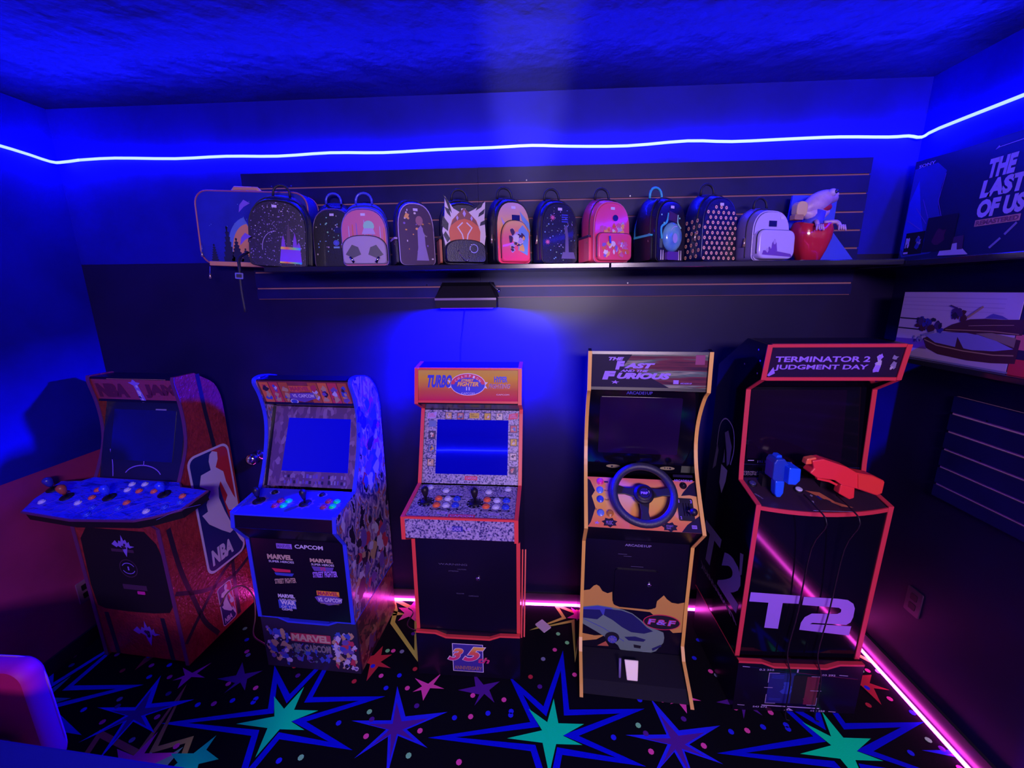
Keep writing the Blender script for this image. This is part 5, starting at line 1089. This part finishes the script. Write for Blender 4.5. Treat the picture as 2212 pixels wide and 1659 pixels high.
# 11
lav = mat('lavender_pvc', (.50, .40, .85), .3, coat=.3)
def deco11(b, fr, sil): b.rect(fr, -.02, .022, .150, .176, nv_, .0014)
def poc11(b, fr, s_):
    pr = mat('purple_sketch_print', (.16, .06, .42), .5)
    b.poly(fr, [(-.075, .018), (.08, .010), (.07, .022), (-.02, .034), (-.07, .034)], pr, .0008); b.poly(fr, [(-.03, .034), (-.028, .062), (-.016, .078), (-.006, .062), (.0, .032)], pr, .001); b.disc(fr, -.016, .066, .007, .009, lil_, .0014, 10); b.blobs(fr, -.06, -.02, .02, .05, [pr, lil_], 8, .004, .009, .0012, 3)
backpack('pale lavender backpack with a purple sketch on its pocket, rightmost of the row', .932, .19, .202, .10, 20, mat('slate_lavender_pvc', (.16, .12, .36), .35), lav, lav, webb, deco11, std_pocket(.185, .112, .002, .03, lav, webb, poc11, rrect(-.092, .092, .0, .112, .03)), tagx=.05)

# big duffel bag hanging past the left end of the shelf
def duffel():
    w, h = .53, .325
    root = thing('duffel_bag', 'navy duffel bag with copper piping and a crescent moon, at the shelf left end', 'bag', (-1.302, -.075, ZS+.014), (0, R(2.5), R(0)))
    rr = lambda s_=0: rrect(-w/2+s_, w/2-s_, .002+s_, h-s_, .06, 6)
    nvb = mat('navy_canvas', (.008, .012, .30), .6, noise=.2, nscale=10); cop = mat('copper_piping', (.34, .09, .14), .4); tn = mat('tan_leather', (.62, .27, .14), .5)
    fr = Fr((0, 0, 0), (1, 0, 0), (0, 0, 1)); b = loft(MB(), fr, rr(), [(-.05, .95), (-.04, 1), (.04, 1), (.05, .97)], nvb)
    f2 = Fr((0, -.05, 0), (1, 0, 0), (0, 0, 1))
    tree = mat('black_pine_print', (.008, .008, .03), .6); mo = mat('amber_moon_print', (.68, .27, .10), .5); skyp = mat('steel_blue_print', (.10, .17, .55), .5)
    # crescent with ragged pines before it
    cres = [(-.02+.105*math.cos(a), .07+.145*math.sin(a)) for a in [R(100)+R(100)*i/12 for i in range(13)]]+[(-.075, .02), (.06, .02)]
    b.poly(f2, cres, skyp, .0008); b.poly(f2, [(-.02+.085*math.cos(a), .06+.125*math.sin(a)) for a in [R(95)+R(100)*i/12 for i in range(13)]]+[(-.055, .018), (.06, .018)], mo, .0012)
    for cu, hh, ww in ((-.125, .155, .05), (-.085, .105, .055), (-.045, .06, .045), (-.195, .075, .03)):
        pts = [(cu-ww/2, .018)]; n = 7
        for i in range(n): v = .018+hh*(i+1)/n; k = ww/2*(1-(i+1)/n); pts += [(cu-k-.006, v-.004), (cu-k+.002, v)]
        for i in range(n)[::-1]: v = .018+hh*(i+1)/n; k = ww/2*(1-(i+1)/n); pts += [(cu+k-.002, v), (cu+k+.006, v-.004)]
        pts.append((cu+ww/2, .018)); b.poly(f2, pts, tree, .0016)
    rg = random.Random(2)
    for i in range(20): b.disc(f2, rg.uniform(-.22, .2), rg.uniform(.17, .28), .0018, .0018, sky, .0008, 6)
    b.build('bag_body', root)
    for dn in (.047, -.047): MB().tube([fr.at(u, v, dn) for u, v in rr(.002)], .0042, cop, 6, closed=True).build('piping', root)
    MB().box(-.225, .05, -.054, .04, -.004, .016, tn).build('base_strip', root, 'tan leather strip along the base', bevel=.003)
    MB().tube([(-.10, -.02, h-.002), (-.085, -.02, h+.016), (.02, -.02, h+.014), (.035, -.02, h-.002)], .010, tn, 10).build('grab_handle', root, 'tan leather grab handle')
    for x_, z_, l_ in ((-.248, .085, .05), (-.222, -.008, .055)): q = MB(); q.tube([(x_, -.056, z_), (x_-.003, -.058, z_-l_*.6)], .0022, cobalt, 6); q.tube([(x_-.003, -.058, z_-l_*.6), (x_-.004, -.058, z_-l_)], [.003, .006], gold_, 8); q.build('zipper_pull', root)
duffel()

# figure holding itself up in a red pot, before a blue card
def critter():
    root = thing('toy_figure', 'pale purple wide-mouthed creature toy sitting in a glossy red pot', 'toy', (1.140, -.180, ZS+.0005), R(12))
    skin = ramp_mat('mottled_lilac_skin', 'noise', 18, [(.35, (.34, .18, .50)), (.6, (.50, .32, .66))], rough=.45, const=False); dark = mat('dark_mouth', (.35, .01, .05), .5); redp_ = mat('glossy_red_pot', (.50, .015, .05), .15, coat=.8); tan = mat('tan_felt', (.62, .42, .22), .6)
    n = 28; b = MB(); prof = [(.030, 0), (.045, .006), (.060, .04), (.074, .085), (.078, .12), (.070, .145), (.066, .15), (.058, .14)]
    vs = []
    for r, z in prof:
        for j in range(n): a = 2*PI*j/n; k = 1+.05*math.cos(5*a); vs.append((r*k*math.cos(a)*1.08, r*k*math.sin(a)*.85, z+.008*math.cos(2*a+.6)*(z/.15)))
    b.add(vs, [(i*n+j, i*n+(j+1) % n, (i+1)*n+(j+1) % n, (i+1)*n+j) for i in range(len(prof)-1) for j in range(n)], redp_, True); b.add(vs[:n], [tuple(range(n))[::-1]], redp_); b.build('red_pot', root)
    b = MB(); b.tube([(-.01, 0, .12), (.0, 0, .165), (.008, -.005, .20)], [.05, .035, .030], mat('blue_ruff', (.06, .05, .65), .5), 14); b.build('body', root)
    # head: wide wedge tilted up to the right, mouth open
    f = Fr((0, 0, 0), (1, 0, 0), (0, 0, 1))
    def taper(pts, m, b=None):
        b = b or MB(); q = spline(pts, 5); return b.tube([p[:3] for p in q], [max(.002, p[3]) for p in q], m, 16)
    taper([(-.062, 0, .200, .006), (-.045, 0, .206, .024), (.0, 0, .230, .038), (.045, 0, .250, .032), (.078, 0, .248, .020), (.092, 0, .240, .006)], skin).build('head', root)
    taper([(-.055, 0, .196, .010), (-.020, 0, .186, .028), (.025, 0, .186, .024), (.055, 0, .196, .012), (.066, 0, .202, .004)], skin).build('jaw', root)
    taper([(-.01, 0, .205, .010), (.03, 0, .212, .022), (.062, 0, .216, .014), (.070, 0, .218, .004)], dark).build('mouth', root)
    b = MB(); b.ball((.042, -.026, .264), .016, lil_, 14); b.ball((.046, -.039, .266), .008, nv_, 10); b.build('eye', root); b = MB(); b.ball((.080, -.012, .262), .007, skin, 10); b.build('nostril', root)
    MB().prism(f, rrect(-.100, -.052, .172, .232, .02), -.012, .020, tan).build('ear', root, 'tan rounded felt ear', bevel=.004); MB().prism(f, rrect(-.112, -.072, .160, .180, .004), .0, .026, mat('brown_tab', (.35, .18, .12), .6)).build('ear_tag', root)
    for sg in (-1, 1):
        b = MB(); b.tube(spline([(sg*.02, -.03, .150), (sg*.045+.01, -.052, .150), (sg*.05+.012, -.062, .135)], 4), [.008]*9, skin, 8)
        for k in range(4): b.tube([(sg*.05+.012+.008*(k-1.5), -.072, .136), (sg*.05+.012+.011*(k-1.5), -.078, .118-.003*abs(k-1.5))], [.0045, .003], skin, 6)
        b.build('arm', root)
critter()
cardm = mat('blue_card', (.03, .05, .62), .35, coat=.3)
b = MB(); b.prism(Fr((0, -.07, 0), (1, 0, 0), (0, 0, 1)), [(1.08, ZS), (1.40, ZS), (1.285, ZS+.13), (1.285, ZS+.275), (1.10, ZS+.28)], 0, .012, cardm)
tag(b.build('display_card'), 'blue display card standing behind the creature toy on the shelf', 'display card')
# ------------------------------------------------------------------ game poster and boxes on the right wall
fr = Fr((1.600, 0, 0), (0, -1, 0), (0, 0, 1)); fz = Fr((XR-.001, 0, 0), (0, -1, 0), (0, 0, 1))
b = MB(); b.prism(fr, [(.055, 1.8705), (1.0, 1.8705), (1.0, 2.262), (.232, 2.272), (.055, 2.280)], -.040, 0, mat('navy_poster_board', (.006, .008, .07), .4))
bl = mat('blue_glow_print', (.02, .03, .55), .4); bl2 = mat('mid_blue_print', (.02, .025, .28), .4); wt = mat('poster_lettering', (.42, .30, .75), .45); tn = mat('tan_lettering', (.55, .22, .22), .45)
b.poly(fr, [(.058, 1.915), (.058, 2.25), (.16, 2.25), (.205, 2.21), (.195, 2.15), (.198, 2.08), (.225, 2.02), (.245, 1.93), (.2, 1.90), (.07, 1.893)], bl2, .0006)
b.poly(fr, [(.058, 1.93), (.062, 2.12), (.09, 2.20), (.13, 2.05), (.17, 1.95), (.10, 1.90)], bl, .0009)
for a, c_ in (((.125, 2.12), (.165, 2.04)), ((.10, 2.09), (.16, 2.02)), ((.06, 2.05), (.14, 2.0)), ((.205, 2.20), (.195, 2.10)), ((.195, 2.10), (.225, 2.03))): b.line(fr, [a, c_], .0022, mat('violet_line_print', (.15, .06, .5), .4), .0012)
b.text(fr, 'SONY', .075, .148, 2.250, 2.262, wt, .001, bold=.02)
b.text(fr, 'THE', .366, .455, 2.140, 2.204, wt, .001, bold=.06, shear=.06); b.text(fr, 'LAST', .356, .50, 2.076, 2.136, wt, .001, bold=.06, shear=.06); b.text(fr, 'OF US', .358, .51, 2.008, 2.070, wt, .001, bold=.06, shear=.06)
b.rect(fr, .360, .506, 1.980, 2.002, tn, .0008); b.text(fr, 'REMASTERED', .364, .502, 1.983, 1.999, mat('dark_tan', (.2, .06, .1), .4), .0012, bold=.05)
b.line(fr, [(.38, 2.237), (.6, 2.245)], .002, wt, .001); b.poly(fr, [(.375, 2.232), (.385, 2.243), (.39, 2.237)], wt, .001)
b.rect(fr, .076, .165, 1.903, 1.992, matteblack, .0014); b.text(fr, 'PS', .080, .100, 1.93, 1.972, wt, .0018, bold=.08); b.rect(fr, .078, .10, 1.906, 1.914, wt, .0018); b.blobs(fr, .12, .16, 1.92, 1.985, [lilac2, bl2], 6, .006, .014, .0018, 6)
b.rect(fr, .168, .292, 1.906, 2.040, mat('near_black_case_print', (.006, .004, .025), .4), .0022); b.blobs(fr, .19, .27, 1.93, 2.0, [mat('maroon_faint', (.05, .005, .05), .4)], 5, .015, .03, .0026, 6)
b.poly(fr, [(.24, 1.888), (.36, 1.884), (.31, 1.93), (.25, 1.925)], wt, .0012); b.poly(fr, [(.255, 1.95), (.33, 1.955), (.335, 1.905), (.315, 1.905), (.31, 1.93), (.255, 1.928)], plum, .0016)
for a, c_ in (((.50, 1.975), (.47, 1.94)), ((.46, 1.93), (.43, 1.90))): b.line(fr, [a, c_], .008, lilac2, .0012)
tag(b.build('game_poster'), 'dark blue game display board reading THE LAST OF US REMASTERED', 'display board')

# boxed model on the lower shelf: lavender box picture of a pleasure barge
def picbox(u0, u1, z0, z1, x0, label, deco, m):
    f = Fr((x0, 0, 0), (0, -1, 0), (0, 0, 1)); b = MB()
    b.prism(f, [(u0, z0), (u1, z0), (u1, z1), (u0, z1)], -(XR-.004-x0), 0, m); deco(b, f); return tag(b.build('toy_box'), label, 'box')
pale_ = mat('lavender_box_print', (.46, .30, .66), .5); hull = mat('maroon_hull_print', (.06, .012, .03), .5); brn = mat('khaki_sail_print', (.24, .14, .16), .5); blu = mat('periwinkle_sail_print', (.20, .15, .62), .5); pb = mat('plum_figures_print', (.05, .015, .14), .5); blk = mat('deep_plum_print', (.015, .008, .05), .5); gd = mat('dull_gold_line', (.35, .18, .16), .5)
def barge(b, f):
    for v, k in ((1.725, .003), (1.71, .002), (1.695, .003), (1.68, .002)): b.rect(f, .22, .60, v, v+k, mat('lavender_cloud', (.36, .22, .58), .5), .0004)
    for v in (1.640, 1.600): b.rect(f, .217, .34, v, v+.005, blk, .0006)
    b.poly(f, [(.217, 1.560), (.34, 1.566), (.36, 1.53), (.29, 1.528), (.217, 1.530)], mat('purple_sand', (.16, .05, .36), .5), .0006)
    b.poly(f, [(.338, 1.570), (.36, 1.535), (.41, 1.518), (.52, 1.512), (.60, 1.516), (.668, 1.525), (.668, 1.60), (.55, 1.615), (.40, 1.60)], hull, .001)
    b.poly(f, [(.345, 1.583), (.40, 1.600), (.50, 1.607), (.53, 1.604), (.47, 1.590), (.47, 1.553), (.39, 1.560)], blu, .0014)
    b.poly(f, [(.47, 1.590), (.535, 1.605), (.60, 1.590), (.655, 1.57), (.60, 1.556), (.53, 1.550), (.50, 1.552)], blu, .0014); b.poly(f, [(.53, 1.608), (.58, 1.615), (.655, 1.605), (.655, 1.575), (.60, 1.59)], brn, .0015)
    b.line(f, [(.345, 1.566), (.40, 1.550), (.50, 1.543), (.60, 1.543), (.66, 1.55)], .004, gd, .0018)
    b.poly(f, [(.40, 1.605), (.44, 1.632), (.50, 1.655), (.55, 1.66), (.60, 1.66), (.668, 1.665), (.668, 1.615), (.55, 1.612), (.45, 1.606)], hull, .0012); b.line(f, [(.50, 1.632), (.58, 1.640), (.64, 1.645)], .002, gd, .0018); b.line(f, [(.42, 1.612), (.58, 1.62), (.66, 1.618)], .003, gd, .0018)
    b.blobs(f, .29, .42, 1.595, 1.655, [pb, hull, blk, mat('blue_figure', (.03, .02, .35), .5)], 24, .008, .017, .0016, 9); b.blobs(f, .42, .50, 1.64, 1.695, [pb, blk, hull], 14, .008, .016, .0016, 12); b.blobs(f, .28, .34, 1.55, 1.58, [lilac2, pb], 8, .006, .011, .0016, 5)
    b.line(f, [(.49, 1.66), (.535, 1.70)], .007, gd, .002); b.line(f, [(.45, 1.69), (.42, 1.70)], .005, pb, .002); b.line(f, [(.33, 1.58), (.38, 1.600)], .008, lilac2, .002); b.poly(f, [(.55, 1.662), (.57, 1.678), (.60, 1.672), (.62, 1.662)], mat('dusk_blue', (.10, .06, .4), .5), .0014)
    b.rect(f, .217, .655, 1.490, 1.496, lilac2, .0016)
picbox(.215, .648, 1.4885, 1.747, 1.525, 'lavender boxed model with a picture of a sailing barge, on the right wall shelf', barge, pale_)
def redb(b, f): b.rect(f, .652, 1.0, 1.57, 1.618, mat('pink_stripe', (.6, .10, .2), .5), .0006); b.rect(f, .652, 1.0, 1.4885, 1.54, mat('scarlet_stripe', (.55, .02, .06), .5), .0006)
picbox(.652, 1.05, 1.4885, 1.73, 1.525, 'dark box with red bands, right of the barge box', redb, blk)

# ------------------------------------------------------------------ wall fixtures
# ultraviolet lamp under the shelf
def uvlamp():
    root = thing('blacklight_lamp', 'black wall-mounted lamp housing under the shelf throwing blue light down', 'lamp', (-.318, -.021, 1.74))
    f = Fr((0, 0, 0), (1, 0, 0), (0, 0, 1)); b = MB()
    b.add([(-.135, 0, .068), (.115, 0, .068), (.140, 0, .0), (-.155, 0, .0), (-.120, -.07, .050), (.105, -.07, .050), (.135, -.105, -.004), (-.150, -.105, -.004)], [(0, 1, 5, 4), (4, 5, 6, 7), (0, 4, 7, 3), (1, 2, 6, 5), (0, 3, 2, 1), (3, 7, 6, 2)], matteblack)
    b.build('lamp_housing', root); MB().box(-.150, .135, -.109, -.100, -.014, -.004, mat('mauve_rim', (.22, .14, .26), .4)).build('front_rim', root)
    MB().box(-.150, .135, -.100, .0, -.050, -.005, matteblack).build('lamp_shroud', root)
    b = MB(); b.tube([(.10, -.04, .065), (.12, -.07, .05), (.145, -.10, .03)], .004, steel, 8); b.ball((.148, -.103, .028), .007, chrome, 10); b.build('mounting_bracket', root)
    MB().box(-.130, .115, -.085, -.015, -.053, -.0505, mat('lamp_glow', (.1, .1, 1), .4, emit=(.02, .0, 1), es=8)).build('lamp_lens', root, 'glowing blue lens')
    a = area('blacklight', (-.32, -.085, 1.680), (-.32, -.03, 1.2), .24, .06, 560, (.0, .0, 1.0), 175, .1)
uvlamp()
tag(MB().tube(spline([(-.345, -.03, 1.69), (-.362, -.012, 1.60), (-.380, -.008, 1.45), (-.378, -.008, 1.2), (-.36, -.008, .6)], 4), .003, rubber, 6).build('cable'), 'thin cable running down the wall from the blacklight lamp', 'cable')
# door knob left of the comic cabinet, outlets
b = MB(); f = Fr((-1.524, -.0005, .893), (1, 0, 0), (0, 0, 1)); b.lathe(f, [(.030, 0), (.030, .006), (.012, .010), (.012, .035), (.024, .040), (.033, .055), (.030, .072), (.012, .082)], chrome, 20)
tag(b.build('door_knob'), 'round chrome knob on the back wall between the two left cabinets', 'knob')
def outlet(f, label, m):
    root = thing('wall_outlet', label, 'outlet', f.o)
    g = Fr((0, 0, 0), f.u, f.v); MB().rbox(g, -.035, .035, -.058, .058, .0005, .006, .006, m).build('cover_plate', root)
    for v in (-.022, .022): MB().rbox(g, -.016, .016, v-.015, v+.015, .006, .0075, .005, rubber).build('socket', root)
outlet(Fr((XR, -.416, .43), (0, -1, 0), (0, 0, 1)), 'dark wall outlet plate low on the right wall', mat('plum_outlet_plate', (.05, .02, .06), .3))
outlet(Fr((XL, -.349, .285), (0, 1, 0), (0, 0, 1)), 'glossy wall outlet plate low on the left wall', mat('glossy_plate', (.2, .08, .2), .08))
# loose things on the floor
b = MB(); b.prism(Fr((.045, -.170, .0015), (math.cos(.75), math.sin(.75), 0), (-math.sin(.75), math.cos(.75), 0)), rrect(-.026, .026, -.035, .035, .003), 0, .006, mat('white_sachet', (.7, .5, .75), .5))
tag(b.build('paper_packet'), 'small white paper packet lying on the carpet between the middle and racing cabinets', 'packet')
tag(MB().tube(spline([(-1.643, -.30, .17), (-1.62, -.26, .225), (-1.57, -.22, .235), (-1.50, -.24, .19), (-1.475, -.28, .10), (-1.46, -.33, .03), (-1.38, -.36, .006), (-1.315, -.40, .005)], 5), .0035, mat('maroon_cable', (.12, .02, .06), .4), 6).build('cable'), 'looping power cable between the basketball and comic cabinets', 'cable')
tag(MB().tube(spline([(-.72, -.08, .006), (-.68, -.12, .012), (-.69, -.20, .006), (-.62, -.24, .008), (-.54, -.22, .006)], 5), .0035, rubber, 6).build('cable'), 'black power cable curling on the carpet left of the speckled cabinet', 'cable')

# ------------------------------------------------------------------ near the camera: chair and table corner
def chair():
    root = thing('side_chair', 'padded chair with a rounded back tucked under the table corner at lower left', 'chair', (-1.775, -1.13, 0))
    up_ = mat('mauve_vinyl', (.34, .006, .10), .6, spec=.2); fr = Fr((0, 0, 0), (-1, 0, 0), (0, 0, 1))
    b = loft(MB(), fr, rrect(-.29, .29, .33, .705, .045, 6), [(-.03, .97), (-.02, 1), (.02, 1), (.03, .97)], up_); b.build('backrest', root)
    MB().tube([fr.at(u, v, .022) for u, v in rrect(-.288, .288, .332, .703, .07, 6)], .004, mat('mauve_piping', (.3, .08, .2), .4), 6, closed=True).build('piping', root)
    MB().rbox(Fr((0, -.26, .40), (1, 0, 0), (0, 1, 0)), -.24, .24, -.22, .22, 0, .07, .05, up_).build('seat', root)
    for sx in (-1, 1):
        for yy in (-.42, -.01): MB().tube([(sx*.22, yy, .41), (sx*.235, yy, .002)], .016, rubber, 8).build('leg', root)
chair()
def table():
    root = thing('table', 'blue-topped table whose corner shows at the lower left edge of the photo', 'table', (-1.55, -1.676, 0), R(-4))
    MB().box(-.70, .84, -.36, .335, .72, .75, mat('blue_table_top', (.006, .006, .032), .5)).build('tabletop', root, bevel=.006)
    for x_ in (-.64, .70):
        for y_ in (-.30, .27): MB().box(x_-.02, x_+.02, y_-.02, y_+.02, .002, .72, matteblack).build('leg', root)
table()
